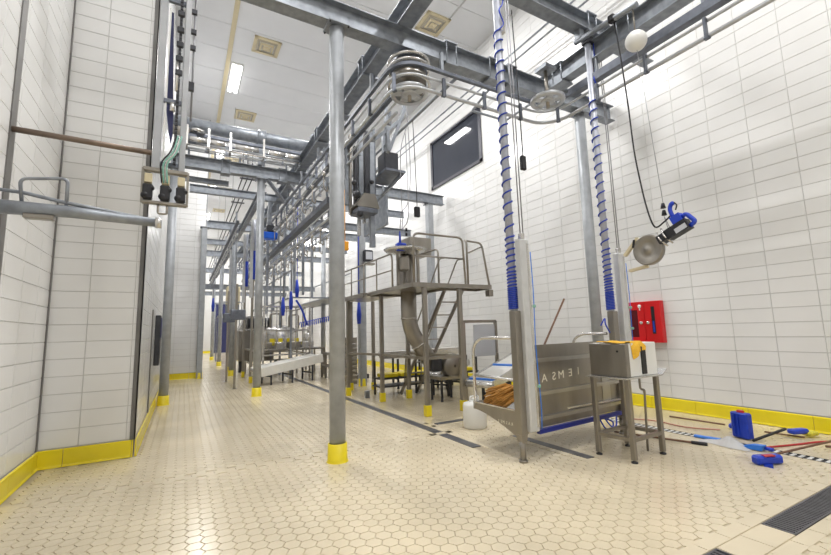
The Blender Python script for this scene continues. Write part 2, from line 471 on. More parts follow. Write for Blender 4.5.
# ---- window
wn = struct(MB().b2(XR-.03, XR+.06, WIN[0], WIN[0]+.12, WIN[2], WIN[3]).b2(XR-.03, XR+.06, WIN[1]-.12, WIN[1], WIN[2], WIN[3])
            .b2(XR-.03, XR+.06, WIN[0], WIN[1], WIN[2], WIN[2]+.1).b2(XR-.03, XR+.06, WIN[0], WIN[1], WIN[3]-.1, WIN[3]), 'window_1', mat('window_frame', (.015, .015, .03), .4))
MB().b2(XR+.0, XR+.02, WIN[0]+.12, WIN[1]-.12, WIN[2]+.1, WIN[3]-.1).build('pane', GLASSD, wn)
# ---- end wall door and bright high windows
dn = struct(MB().b2(2.55, 3.75, YE-.12, YE-.01, 0, 4.4), 'door_1', NAVY)
MB().b2(2.4, 2.55, YE-.16, YE-.01, 0, 4.55).b2(3.75, 3.9, YE-.16, YE-.01, 0, 4.55).b2(2.4, 3.9, YE-.16, YE-.01, 4.4, 4.55).build('door_frame', GALV, dn)

# ---- ceiling lamps
first = None
for i, (x, y) in enumerate(LAMPS):
    if first is None:
        t = thing('ceiling_lamp', 'x', 'lamp', (x, y, ZC), 'strip lamps on the ceiling')
        MB().b2(x-.17, x+.17, y-.84, y+.84, ZC-.05, ZC-.001, bev=.01).build('housing', WHITE, t)
        for s_ in (-1, 1): MB().b2(x+s_*.09-.05, x+s_*.09+.05, y-.8, y+.8, ZC-.09, ZC-.05, bev=.01).build('diffuser', LAMPM, t)
        first = t
    else: t = dup(first, (x, y, ZC))
    side = 'left' if x < 2 else 'right'
    nm = {13.9: 'in front of the thick cross pipe', 19.9: 'seen just under the thick cross pipe', 25.9: 'second beyond the thick cross pipe', 31.9: 'third beyond the thick cross pipe', 37.9: 'at the far end of the hall'}
    t['label'] = ('white strip ceiling lamp of the %s row, ' % side) + nm.get(y, {-4.1: 'rearmost behind the view', 1.9: 'over the viewer', 7.9: 'above the frame'}.get(y, ''))
    l = bpy.data.lights.new('lamp_light', 'AREA'); l.shape = 'RECTANGLE'; l.size = .3; l.size_y = 1.6; l.energy = LAMP_W; l.color = (1, .99, .975)
    lo = bpy.data.objects.new('lamp_light', l); COL.objects.link(lo); lo.location = (0, 0, -.1); lo.parent = t

# ---- ceiling vents
vt = None
VL = ['square cream ceiling vent nearest, left of the round column top', 'square cream ceiling vent just before the thick cross pipe', 'square cream ceiling vent beside the long galvanised beam, top middle',
      'cream ceiling vent first beyond the cross pipe', 'cream ceiling vent second beyond the cross pipe', 'cream ceiling vent third beyond the cross pipe']
for i, (x, y) in enumerate(((1.83, 11.87), (1.78, 16.3), (5.75, 8.8), (1.8, 21.0), (1.8, 25.6), (1.8, 30.2))):
    if vt is None:
        t = thing('ceiling_vent', VL[0], 'vent', (x, y, ZC), 'ceiling vents')
        h = .37; m_ = MB()
        m_.b2(x-h, x+h, y-h, y-h+.09, ZC-.03, ZC); m_.b2(x-h, x+h, y+h-.09, y+h, ZC-.03, ZC); m_.b2(x-h, x-h+.09, y-h, y+h, ZC-.03, ZC); m_.b2(x+h-.09, x+h, y-h, y+h, ZC-.03, ZC)
        m_.build('frame', CREAM, t)
        for q in range(3):
            a = h-.09-.085*q; z = ZC-.02-.03*q; b = a-.06
            vs = [(x+sx*r_, y+sy*r_, z_) for r_, z_ in ((a, z), (b, z-.035)) for sx, sy in ((-1, -1), (1, -1), (1, 1), (-1, 1))]
            MB().add(vs, [(k, (k+1) % 4, (k+1) % 4+4, k+4) for k in range(4)]).build('louvre', CREAMD if q == 0 else CREAM, t)
        a = .05; MB().b2(x-a, x+a, y-a, y+a, ZC-.11, ZC-.09).build('centre_plate', CREAM, t)
        vt = t
    else: dup(vt, (x, y, ZC), VL[i])

# ================================================================== STEEL STRUCTURE
def column(x, y, label, r=.095, top=5.6, sock=True, square=False, socketz=.21):
    t = thing('steel_column', label, 'column', (x, y, 0))
    if square: MB().b2(x-r, x+r, y-r*1.1, y+r*1.1, .005, top-.02, bev=.012).build('shaft', COLM, t)
    else: MB().cyl((x, y, .005), (x, y, top-.02), r, 28).build('shaft', COLM, t)
    MB().b2(x-r-.05, x+r+.05, y-r-.05, y+r+.05, top-.025, top-.001, bev=.004).build('cap_plate', GALV, t)
    if sock: MB().lathe((x, y, 0), [(r+.004, socketz), (r+.018, socketz-.004), (r+.022, .02), (r+.035, .0)], 28).build('base_sock', YEL, t, label='yellow painted base sock')
    b = MB()
    for sx in (-1, 1):
        for sy in (-1, 1): b.cyl((x+sx*(r+.03), y+sy*(r+.03), top-.045), (x+sx*(r+.03), y+sy*(r+.03), top-.022), .012, 6)
    b.build('bolts', DARK, t)
    return t
column(1.65, 4.91, 'tall round grey column with a yellow base, nearest, mid picture')
column(1.65, 11.1, 'round grey column with yellow base, second behind the near one')
column(-.33, 11.1, 'round grey column with yellow base against the left corridor wall')
column(.56, 17.1, 'grey column at the outer corner of the far left tiled wall', square=True)
column(1.65, 17.3, 'round grey column of the third cross frame, beside hose poles')
column(1.65, 23.5, 'round grey column of the fourth cross frame down the corridor')
column(1.65, 29.7, 'round grey column of the farthest cross frame')
column(6.5, 4.91, 'round grey column standing behind the steel lift, by the right wall', top=5.56)
column(6.85, 11.1, 'grey column by the right wall behind the raised platform', square=True)
column(4.47, 11.1, 'grey column behind the platform walkway, left of the steel pipe', square=True)
column(5.2, 17.3, 'grey column of the third frame at the right, behind machines')
column(5.2, 23.5, 'grey column of the fourth frame at the right, far machines')

def beam(p0, p1, w, h, label, clamps=(), m=None, n='steel_beam'):
    t = thing(n, label, 'beam', p0)
    MB().ibeam(p0, p1, w, h).build('i_section', m or GALV, t)
    p0, p1 = Vector(p0), Vector(p1); d = (p1-p0).normalized(); s_ = Vector((d.y, -d.x, 0))
    for c in clamps:
        q = p0+d*c; m_ = MB()
        for sg in (-1, 1):
            for e in (-.09, .09): m_.cyl(q+s_*sg*(w/2+.015)+d*e+Vector((0, 0, -.05)), q+s_*sg*(w/2+.015)+d*e+Vector((0, 0, h+.03)), .009, 6)
        m_.bar(q-s_*(w/2+.03)+Vector((0, 0, h+.012)), q+s_*(w/2+.03)+Vector((0, 0, h+.012)), .22, .02)
        m_.bar(q-s_*(w/2+.03)+Vector((0, 0, -.03)), q+s_*(w/2+.03)+Vector((0, 0, -.03)), .22, .03)
        m_.build('beam_clamp', GALV, t)
    return t
beam((-1.44, 4.91, 5.6), (7.45, 4.91, 5.6), .2, .32, 'galvanised I-beam crossing on top of the nearest round column', (4.9, 5.75, 6.15))
beam((2.65, 2.0, 5.92), (2.65, 31, 5.92), .24, .3, 'long galvanised I-beam running down the hall, upper middle', (1.2, 4.2, 5.6, 7, 9, 11.5, 14, 17, 20))
beam((5.45, 0.2, 5.6), (5.45, 4.78, 5.6), .2, .3, 'galvanised I-beam at upper right above the right hand rail', (1.3, 3.0, 4.2))
beam((3.2, 3.75, 6.0), (6.9, 3.75, 6.0), .2, .26, 'short galvanised beam carrying the two hose hoists', (.3, 2.1))
beam((-.42, 11.1, 5.62), (7.4, 11.1, 5.62), .2, .3, 'galvanised cross beam on the second column row', (1.2, 2.6))
beam((.0, 13.9, 5.9), (7.4, 13.9, 5.9), .16, .24, 'thinner cross beam just beyond the second column row')
beam((.64, 17.3, 5.62), (7.4, 17.3, 5.62), .2, .3, 'galvanised cross beam of the third column row')
beam((.64, 20.4, 5.62), (7.4, 20.4, 5.62), .16, .24, 'thin cross beam beyond the third column row')
beam((.64, 23.5, 5.62), (7.4, 23.5, 5.62), .2, .3, 'galvanised cross beam of the fourth column row')
beam((.64, 29.7, 5.62), (7.4, 29.7, 5.62), .2, .3, 'galvanised cross beam farthest down the hall')
beam((.64, 26.5, 4.2), (7.4, 26.5, 4.2), .2, .3, 'low grey cross beam far down the corridor')
beam((.64, 35, 4.6), (7.4, 35, 4.6), .2, .3, 'low grey cross beam near the end wall')
beam((3.6, 13.2, 5.0), (7.3, 13.2, 5.0), .16, .24, 'lower short grey beam behind the platform column')
beam((1.75, 11.25, 5.3), (1.75, 30, 5.3), .14, .22, 'galvanised rail beam running away above the corridor poles')
beam((-1.44, 11.5, 5.42), (.9, 11.5, 5.42), .1, .12, 'slim grey bar from the left wall behind the cross beam')
for i, (a, b, lb) in enumerate((((1.75, 11.3, 5.8), (2.9, 13.8, 5.8), 'left of'), ((3.6, 13.8, 5.8), (2.3, 11.3, 5.8), 'right of'), ((1.8, 17.2, 5.75), (3.0, 14.1, 5.8), 'beyond, left of'), ((4.6, 17.2, 5.75), (3.2, 14.1, 5.8), 'beyond, right of'))):
    one(MB().bar(a, b, .08, .08), 'diagonal_brace', GALV, 'grey diagonal roof brace %s the long beam' % lb, 'brace')

# thick round cross pipe
t = thing('cross_pipe', 'thick round grey pipe crossing above the rail bundle, left of centre', 'pipe', (-.43, 11.0, 6.75))
MB().cyl((-.43, 11.0, 6.70), (3.5, 11.0, 6.70), .16, 28).build('pipe', GALV, t)
MB().cyl((1.5, 11.0, 6.70), (1.72, 11.0, 6.70), .19, 28).build('collar', GALV, t)
for x in (-.2, 1.6, 3.3): MB().b2(x-.06, x+.06, 10.95, 11.08, 5.93, 6.55).build('stand', GALV, t)

# ================================================================== OVERHEAD CONVEYOR RAILS
def track(name, label, path, ztop, zc=(.26, .42), hang=.8, part_wide=.08, thin=True, bm=None):
    t = thing(name, label, 'conveyor rail', path[0])
    P = [Vector(p) for p in path]; up = Vector((0, 0, 1))
    MB().tube(P, .027, 8).build('tube_rail', RAILM, t)
    MB().sweep([p+up*zc[1] for p in P], part_wide, part_wide*.85).build('chain_track', GALVD, t, label='dark channel carrying the chain')
    if thin: MB().tube([p+up*zc[0] for p in P], .02, 6).build('guide_rail', RAILM, t)
    # hangers
    acc = hang/2; n = 0
    for i in range(len(P)-1):
        d = P[i+1]-P[i]; L = d.length
        while acc < L:
            q = P[i]+d*(acc/L); s_ = Vector((d.y, -d.x, 0)).normalized()
            m_ = MB(); m_.bar(q+s_*.04+up*(-.05), q+s_*.04+up*(zc[0]+.03), .05, .03); m_.bar(q-up*.035, q+s_*.05-up*.035, .06, .02)
            m_.bar(q+s_*.04+up*zc[0], q+up*zc[0], .04, .04)
            m_.build('rail_bracket', bm or GALV, t)
            if ztop and n % 2 == 0:
                MB().bar(q+up*zc[1], Vector((q.x, q.y, ztop)), .05, .04).build('drop_hanger', GALV, t)
            acc += hang; n += 1
        acc -= L
    return t
RZ = 4.93
pathA = [(2.47, y, RZ) for y in (24, 20, 16, 12, 9, 7, 5.3)]+arc((2.84, 5.06), .37, 180, 270, RZ)[1:]+[(3.5, 4.69, RZ), (4.4, 4.69, RZ), (4.9, 4.69, RZ)]+arc((4.95, 4.25), .44, 90, 0, RZ)[1:]+[(5.39, 3.5, RZ), (5.39, 2.4, RZ), (5.39, 1.2, RZ), (5.39, .2, RZ)]
tA = track('overhead_rail', 'long overhead tube rail that turns at two wheels and runs off right', pathA, 5.6, (.2, .36), hang=.75, part_wide=.055, bm=GALVD)
chx = MB().b2(5.33, 5.45, .2, 4.2, RZ+.30, RZ+.42).build('chain_channel', GALVD, tA, label='dark flat channel above the right hand tube')
def wheel(c, r, label, drop=0):
    t = thing('turn_wheel', label, 'wheel', c)
    x, y, z = c
    n = 32; rim = MB(); vs = []
    # disc with five oval openings: built as ring + hub + spokes
    rim.lathe(c, [(r*.74, -.025), (r*.97, -.03), (r, -.015), (r, .02), (r*.95, .03), (r*.74, .025), (r*.74, -.025)], 36)
    rim.build('rim', RAILM, t)
    MB().lathe(c, [(.02, -.035), (r*.36, -.03), (r*.42, -.02), (r*.42, .02), (.02, .03)], 24).build('hub', RAILM, t)
    for k in range(5):
        a = 2*PI*k/5+.3; d = Vector((math.cos(a), math.sin(a), 0))
        MB().bar(Vector(c)+d*r*.38, Vector(c)+d*r*.78, r*.42, .03).build('spoke', RAILM, t)
    MB().cyl((x, y, z-.12), (x, y, z+.55), .03, 12).build('shaft', STEEL, t)
    MB().b2(x-.12, x+.12, y-.12, y+.12, z+.5, z+.56).build('bearing_plate', GALV, t)
    return t
wheel((2.84, 5.06, 5.05), .29, 'turn wheel under the beam crossing, upper middle')
wheel((4.95, 4.3, 5.1), .27, 'turn wheel with oval holes between the two hose hoists')
# guard rings stacked above the first wheel
t = thing('wheel_drum', 'stacked bright steel rings above the first turn wheel', 'wheel drum', (2.84, 5.06, 5.14))
for z in (5.15, 5.40, 5.5): MB().lathe((2.84, 5.06, z), [(.29, 0), (.325, .0), (.335, .02), (.325, .04), (.29, .04), (.29, 0)], 36).build('ring', STEELL, t)
MB().lathe((2.84, 5.06, 5.15), [(.05, .04), (.26, .04), (.26, .2), (.05, .2)], 36).build('drum', STEEL, t)
MB().lathe((2.84, 5.06, 5.38), [(.05, .0), (.28, .0), (.28, .13), (.05, .13)], 36).build('drum', GALVD, t)
# the cross bundle at the second row
track('transfer_rail', 'bright bundle of cross rails below the thick round pipe', [(-.35, 10.78, 6.0), (1.0, 10.78, 6.0), (2.9, 10.78, 6.0)], None, (.14, .36), .45)
track('transfer_rail', 'rear tube rail of the bundle below the thick round pipe', [(-.35, 11.42, 6.05), (1.0, 11.42, 6.05), (3.1, 11.42, 6.05)], None, (.16, .38), .6)
t = thing('roller_drive', 'row of shiny cylinders lying in the cross rail bundle', 'drive', (0, 10.62, 6.1))
for i, (a, b) in enumerate(((-.05, .32), (.4, .72), (.95, 1.5), (1.75, 2.15), (2.2, 2.55))):
    MB().cyl((a, 10.6, 6.16), (b, 10.6, 6.16), .065, 14).build('cylinder', STEELL, t)
for x in (-.1, .36, .84, 1.62, 2.7):
    m_ = MB(); m_.b2(x-.025, x+.025, 10.55, 10.6, 5.97, 6.48); m_.b2(x-.025, x+.025, 10.55, 10.8, 5.96, 6.0); m_.build('bracket', STEELL, t)
MB().cyl((-.3, 10.58, 6.0), (2.8, 10.58, 6.0), .022, 8).build('rod', STEELL, t)
wheel((2.95, 10.6, 6.3), .33, 'far turn wheel at the right end of the cross rail bundle')
t = thing('chain_motor', 'cluster of gearmotor and chain tensioners beside the hanging frame', 'motor', (-.2, 10.8, 6.2))
MB().cyl((-.42, 10.7, 6.35), (-.05, 10.7, 6.35), .11, 16).build('motor', STEEL, t); MB().b2(-.15, .1, 10.6, 10.8, 6.1, 6.3, bev=.02).build('gearbox', GALVD, t)
MB().lathe((0.12, 10.7, 6.4), [(.02, -.03), (.16, -.03), (.16, .03), (.02, .03)], 20).build('sprocket', STEELL, t)

# second overhead lines under the long beam
track('overhead_rail', 'inner overhead rail under the long beam, right of the first', [(2.95, y, 5.1) for y in (5.7, 8, 12, 16, 20, 26)], None, (.18, .38), .7)
track('bleeding_line_rail', 'lower bracketed rail sloping across behind the near column', [(2.75, y, 4.05) for y in (8.6, 11, 14, 18, 24)], 5.05, (.2, .38), .55, .16)
track('overhead_rail', 'overhead rail far right beyond the second column row', [(3.9, y, 4.6) for y in (12, 16, 20, 26)], 5.62, (.18, .38), .8)
track('corridor_rail', 'overhead rail above the corridor left of the second column', [(1.3, y, 4.5) for y in (13, 17, 21, 28)], 5.3, (.2, .38), .9)

# rail switch frame (rectangular guide beside wheel two)
one(MB().tube(rounded([(4.7, 5.0, 5.95), (5.0, 6.3, 5.95), (5.9, 6.3, 5.95), (5.9, 5.0, 5.95)], .05), .025, 6), 'guide_frame', GALV, 'thin rectangular rail frame above the holed turn wheel', 'frame')
for i, (x, z) in enumerate(((6.95, 8.35), (7.15, 8.3))):
    one(MB().cyl((x, 1.0, z), (x, 24, z), .022, 8), 'conduit', GALV, ['outer', 'inner'][i]+' thin conduit pipe running high along the right wall', 'pipe', 'high wall conduits')

# three-line cable ladder above the corridor
t = thing('cable_ladder', 'three thin dark lines with cross bars receding above the corridor', 'cable tray', (1.5, 13.5, 6.4))
for x in (1.42, 1.56, 1.70): MB().cyl((x, 13.2, 6.35), (x, 34, 6.35), .018, 6).build('cable', DARK, t); 
for x in (1.42, 1.56, 1.70): MB().cyl((x, 13.2, 6.35), (x, 13.2, 7.2), .018, 6).build('cable', DARK, t)
for y in (13.2, 15.8, 19, 23, 28): MB().b2(1.34, 1.78, y-.04, y+.04, 6.30, 6.33).build('cross_bar', DARK, t)
for x, y in ((1.38, 15.8), (1.38, 19), (1.38, 23)): MB().cyl((x, y, 6.33), (x, y, ZC-.03), .008, 5).build('drop_rod', ROPE, t)

# ================================================================== LEFT: hanging frame, pipes
one(MB().cyl((XL, 4.9, 3.44), (-.36, 4.9, 3.42), .028, 12), 'wall_pipe', RUST, 'brown horizontal pipe from the left wall to the hanging frame', 'pipe')
t = thing('barrier_pipe', 'thick silver pipe with a bent rod, sticking out of the left wall', 'pipe', (XL, 4.5, 2.62))
m_ = MB().tube([(XL+.005, 4.5, 2.60), (-.9, 4.5, 2.61), (-.25, 4.5, 2.58)], [.062, .052, .04], 18); m_.build('pipe', GALV, t)
MB().cyl((-.27, 4.5, 2.58), (-.22, 4.5, 2.58), .05, 16).build('end_cap', STEELL, t)
MB().tube(rounded([(XL+.01, 4.55, 2.76), (-1.22, 4.5, 2.74), (-.95, 4.5, 2.69), (-.35, 4.5, 2.61)], .05), .016, 8).build('thin_rod', GALV, t)
MB().tube(rounded([(-1.22, 4.5, 2.66), (-1.24, 4.48, 2.85), (-.93, 4.48, 2.90), (-.93, 4.5, 2.65)], .05), .014, 8).build('bent_rod', GALV, t)
MB().b2(-1.2, -1.0, 4.46, 4.54, 2.52, 2.56, bev=.006).build('clip', STEEL, t)

t = thing('hanging_hoist_frame', 'tall hanging steel guide frame with chain and dark blue sheets, top left', 'hoist', (-.2, 5.0, 5.6))
MB().b2(-.36, -.285, 4.95, 5.03, 3.28, 5.62, bev=.006).build('side_rail', HFR, t)
MB().b2(-.115, -.055, 4.95, 5.03, 3.28, 5.62, bev=.006).build('side_rail', HFR, t)
for z in (3.35, 4.08, 5.3): MB().b2(-.285, -.105, 4.98, 5.02, z-.022, z+.022).build('cross_bar', GALVD, t)
MB().prism([(-.255, 5.2), (-.235, 5.2), (-.20, 4.15), (-.265, 4.15)], 5.06, 5.07, 'Y').build('blue_sheet', NAVY, t)
MB().prism([(-.265, 4.05), (-.19, 4.05), (-.185, 3.72), (-.2, 3.6), (-.225, 3.72)], 5.0, 5.03, 'Y').build('blue_sheet', NAVY, t)
MB().b2(-.27, -.255, 4.99, 5.01, 3.3, 5.2).build('guide_strip', WHITE, t)
ch = MB(); z = 3.35
while z < 5.6: ch.b2(-.155-.014, -.155+.014, 4.95, 4.98, z, z+.03); z += .045
ch = ch.build('chain', DARK, t); 
for z in (4.55, 4.72, 4.9, 5.1, 4.38): MB().b2(-.19, -.12, 4.93, 4.97, z, z+.07, bev=.01).build('chain_carrier', DARK, t)
MB().cyl((-.17, 4.96, 4.2), (-.17, 4.96, 4.6), .018, 8).build('piston', STEELL, t)
MB().cyl((-.20, 4.96, 3.95), (-.20, 4.96, 4.05), .025, 8).build('piston', STEELL, t)
MB().cyl((-.02, 5.0, 3.9), (-.02, 5.0, 5.5), .010, 8).build('side_rod', ROPE, t)
for z in (4.25, 4.3, 4.75, 4.95, 5.2): MB().b2(-.06, -.0, 4.96, 5.0, z, z+.05).build('side_lug', DARK, t)
h = thing('clamp_head', 'steel head with three black clamps hanging under the guide frame', 'clamp head', (-.25, 4.95, 3.1))
HEADZ = .17
MB().b2(-.43, -.02, 4.93, 5.0, 3.07, 3.11, bev=.005).build('top_bar', STEEL, h); MB().b2(-.43, -.02, 4.93, 5.0, 2.72, 2.75, bev=.005).build('bottom_bar', STEEL, h)
for x in (-.43, -.02): MB().b2(x-.012, x+.012, 4.94, 4.99, 2.73, 3.1).build('side_bar', STEEL, h)
for x in (-.38, -.225, -.08):
    m_ = MB().b2(x-.045, x+.045, 4.90, 4.99, 2.76, 2.92, bev=.012); m_.sphere((x-.02, 4.93, 2.8), .04, 8); m_.sphere((x+.03, 4.93, 2.88), .032, 8)
    m_.build('clamp', BLACK, h, label='black clamp jaw'); MB().b2(x-.035, x+.035, 4.93, 4.99, 2.94, 3.04, bev=.006).build('clamp_block', CREAM, h)
MB().tube(rounded([(-.28, 4.95, 2.72), (-.28, 4.95, 2.62), (-.20, 4.95, 2.62), (-.20, 4.95, 2.72)], .02), .012, 8).build('hook', STEEL, h)
for dx, mm in ((0, GREEN), (.02, STEELL), (-.02, BLACK), (.035, GREEN)):
    MB().tube(smooth_path([(-.24+dx, 4.93, 2.95), (-.25+dx, 4.9, 3.15), (-.17+dx, 4.9, 3.3), (-.13+dx, 4.93, 3.5)]), .008, 6).build('hose', mm, h)
h.location.z += HEADZ

# ================================================================== TWO HOSE HOISTS + LIFT PLATFORM
def hose_hoist(x, y, label, top=6.0, z0=1.70, zc=5.35):
    t = thing('hose_hoist_pole', label, 'hoist pole', (x, y, z0))
    MB().cyl((x, y, z0), (x, y, top), .047, 16).build('pole', COILG, t)
    pts = []; z = z0+.02; a = 0
    while z < zc:
        pitch = .022 if z < z0+.28 else (.04 if z < z0+.5 else (.075 if z < z0+.9 else .145))
        pts.append((x+.056*math.cos(a), y+.056*math.sin(a), z)); a += PI/5; z += pitch/10
    MB().tube(pts, .011, 5).build('coiled_hose', COILB, t, label='blue spiral air hose wound round the pole')
    MB().tube(smooth_path([pts[-1], (x+.05, y-.06, zc+.1), (x-.02, y-.07, zc+.25), (x+.07, y-.04, zc+.4), (x+.1, y-.03, 5.9)]), .009, 6).build('hose_end', BLUE, t)
    MB().b2(x-.07, x+.07, y-.07, y+.07, top-.14, top-.002, bev=.01).build('top_clamp', DARK, t)
    MB().b2(x+.05, x+.11, y-.03, y+.03, 5.35, 5.6, bev=.01).build('valve_block', STEELL, t)
    return t
hose_hoist(3.44, 3.72, 'grey pole wound with a blue spiral hose, left of the pair')
hose_hoist(5.34, 3.78, 'grey pole wound with a blue spiral hose, right of the pair', zc=5.0)

L = thing('lift_platform', 'stainless steel lift platform with tall panel and cut letters', 'lift platform', (4.4, 4.0, 0))
XA, XB, YF, YBk, ZD = 3.37, 5.42, 3.66, 4.5, .50
for x, y in ((XA+.03, YF), (XB-.03, YF+.14)):
    MB().b2(x-.05, x+.06, y-.05, y+.05, .30, 1.70, bev=.006).build('mast_post', STEEL, L)
    m_ = MB().prism([(x-.045, .30), (x+.045, .30), (x+.03, .22), (x-.03, .22)], y-.045, y+.045, 'Y'); m_.cyl((x, y, .02), (x, y, .23), .035, 14); m_.cyl((x, y, 0), (x, y, .025), .05, 16); m_.build('foot', STEEL, L)
# side gusset (curved lower edge), one on each side
def gus(x, y0, y1):
    poly = [(y0, .55), (y1, .55), (y1, .47)]
    for k in range(9):
        s_ = k/8; poly.append((y1-.05-(y1-y0-.10)*s_, .47-.20*(s_**1.5)))
    poly.append((y0, .22))
    return MB().prism(poly, x-.006, x+.006, 'X')
gus(XA, YF, YBk).build('side_gusset', STEEL, L); gus(XB, YF+.14, YBk).build('side_gusset', STEEL, L)
MB().b2(XA, XB, YF+.05, YBk, ZD-.02, ZD).build('deck', STEELL, L)
MB().b2(XA, XB, YBk-.012, YBk, ZD, ZD+.06).build('deck_lip', STEEL, L)
MB().b2(XA-.012, XA+.012, YF+.05, YBk, .55, .565).build('deck_edge', STEELL, L)
def py(x): return YF-.03+(x-XA)*.07        # the panel swings back a little to the right
def panel(x0, x1, z0, z1, d0=0, th=.012):
    vs = []
    for x in (x0, x1):
        for dd in (0, th):
            for z in (z0, z1): vs.append((x, py(x)+d0+dd, z))
    return MB().add(vs, [(0, 1, 3, 2), (4, 6, 7, 5), (0, 4, 5, 1), (2, 3, 7, 6), (0, 2, 6, 4), (1, 5, 7, 3)])
x0, x1 = 3.66, 5.36
panel(x0, x1, .33, 1.29, .02).build('front_panel', STEEL, L)
for z in (1.085, .70, .415): panel(x0, x1, z, z+.045, -.015, .035).build('panel_rib', STEELM, L)
panel(x0, x0+.05, .33, 1.29, .0, .03).build('panel_edge', STEEL, L); panel(4.98, 5.16, .46, 1.08, .012, .01).build('panel_pad', STEELM, L)
panel(x0-.02, x1, .275, .325, -.03, .05).build('bumper_bar', NAVYP, L, label='dark blue lower bumper bar')
# cut letters, seen from behind (mirrored)
def letters(txt, size, m, parent, place, step):
    for k, ch_ in enumerate(txt):
        c = bpy.data.curves.new('letter', 'FONT'); c.body = ch_; c.size = size; c.extrude = .0015
        o = bpy.data.objects.new('letter', c); COL.objects.link(o); bpy.context.view_layer.update()
        me = bpy.data.meshes.new_from_object(o); bpy.data.objects.remove(o)
        mb = MB(); mb.add([place(v.co.x+k*step, v.co.y, v.co.z, len(txt)*step) for v in me.vertices], [tuple(p.vertices) for p in me.polygons]); mb.build('cut_letter', m, parent)
letters('1EMSA', .15, LETTER, L, lambda x, y, z, w_: (3.72+(w_-x)*1.05, py(3.72+(w_-x)*1.05)+.019-z*1.2, .84+y*.9+.045*(w_-x)/w_), .155)
letters('RASMES', .05, LETTER, L, lambda x, y, z, w_: (XA-.0065-z*.8, YF+.1+x*.95, .38+y*1.0), .05)
# white pneumatic guide posts with a blue line
for x, y, lb in ((3.515, 3.60, .33), (5.57, 3.74, .95)):
    g = MB().b2(x-.075, x+.065, y-.05, y+.05, lb, 2.55, bev=.012).build('guide_post', ALU, L, label='tall pale grey guide post')
    MB().b2(x+.02, x+.055, y-.052, y-.05, lb+.05, 2.5).build('slot', STEELL, g)
    m_ = MB().tube(smooth_path([(x+.08, y-.05, 2.4), (x+.085, y-.055, 1.9), (x+.075, y-.05, 1.3), (x+.095, y-.055, lb+.3), (x+.09, y-.05, lb+.02)]), .006, 6); m_.build('air_line', BLUEL, g)
    MB().box((x+.08, y-.06, lb+.5), (.035, .03, .035), bev=.006).build('hose_clip', GREEN, g); MB().box((x+.08, y-.06, 1.75), (.035, .03, .035), bev=.006).build('hose_clip', GREEN, g)
    MB().b2(x-.03, x+.03, y-.03, y+.03, 2.55, 2.63, bev=.008).build('top_cap', STEELL, g)
    for dx in (-.015, .03): MB().cyl((x+dx, y, 2.6), (x+dx-.02, y, 6.02), .0075, 6).build('lift_cable', ROPE, g)
# hand rails either side
for x, yy in ((XA, YF), (XB-.12, YF+.14)):
    MB().tube(rounded([(x, 4.46, .52), (x, 4.46, 1.28), (x, 4.30, 1.385), (x, yy+.05, 1.385)], .12), .021, 10).build('handrail', STEELL, L)
    MB().tube([(x, 4.46, .9), (x, yy+.05, .9)], .018, 8).build('mid_rail', STEELL, L)
MB().tube(smooth_path([(4.85, 3.74, .28), (4.9, 3.7, .16), (5.05, 3.72, .12), (5.12, 3.74, .2), (5.0, 3.74, .26)]), .011, 6).build('hose_loop', BLUE, L, label='blue hose loop hanging below')
MB().tube(smooth_path([(4.95, 3.74, .28), (5.02, 3.7, .17), (5.15, 3.72, .15), (5.2, 3.74, .27)]), .011, 6).build('hose_loop', BLUE, L)
MB().tube(smooth_path([(5.25, 3.9, 1.5), (5.28, 3.85, 1.6), (5.22, 3.8, 1.52), (5.3, 3.8, 1.4)]), .01, 6).build('hose_loop', BLUE, L)
# broom lying on the deck
b = thing('straw_broom', 'brown straw broom head with a long handle leaning on the lift platform', 'broom', (3.6, 4.2, ZD))
vs = []; n = 16
head = MB()
for k in range(110):
    a = random.uniform(-.5, .5); e = random.random(); c_ = random.random()
    p0 = Vector((3.72+.04*a, 3.92+.05*a, .62+.13*c_)); p1 = Vector((3.42+.12*e, 4.22+.42*a, .515+.14*c_*(.5+e)))
    mid = (p0+p1)/2+Vector((0, 0, .03+.03*e)); head.tube([p0, mid, p1], [.008, .013, .009], 5)
head.build('bristles', STRAW, b)
MB().box((3.73, 3.93, .68), (.08, .13, .12), bev=.02).build('binding', BROWN, b)
MB().tube([(3.72, 3.96, .66), (4.875, 4.200, 1.904)], .014, 8).build('handle', BROWN, b)

# ---- stool with steel box
s = thing('steel_stool', 'small stainless steel stand with tray top in front of the lift', 'stand', (4.62, 3.15, 0))
LG = ((4.33, 3.38), (4.36, 2.96), (4.93, 2.98), (4.90, 3.40))
for x, y in LG:
    MB().b2(x-.026, x+.026, y-.026, y+.026, .03, .895, bev=.004).build('leg', STEEL, s); MB().lathe((x, y, 0), [(.035, 0), (.035, .015), (.014, .022), (.014, .035)], 12).build('foot_pad', BLACK, s)
for a, b_ in ((0, 1), (1, 2), (2, 3), (3, 0)):
    MB().bar((*LG[a], .24), (*LG[b_], .24), .04, .04).build('stretcher', STEEL, s)
MB().b2(4.28, 4.97, 2.92, 3.44, .895, .91).build('tray', STEELL, s)
MB().add([(4.97, 2.92, .895), (4.97, 3.44, .895), (5.07, 3.44, .955), (5.07, 2.92, .955), (4.97, 2.92, .91), (4.97, 3.44, .91), (5.07, 3.44, .97), (5.07, 2.92, .97)],
         [(0, 1, 2, 3), (4, 7, 6, 5), (0, 3, 7, 4), (1, 5, 6, 2), (0, 4, 5, 1), (2, 6, 7, 3)]).build('tray_lip', STEELL, s)
MB().tube(rounded([(4.72, 3.05, .88), (4.72, 3.05, .74), (4.80, 3.05, .74), (4.80, 3.08, .03)], .04), .013, 8).build('drain_tube', STEEL, s)
bx = thing('steel_box', 'steel box with a white front and black slot, on the small stand', 'box', (4.6, 3.15, .91))
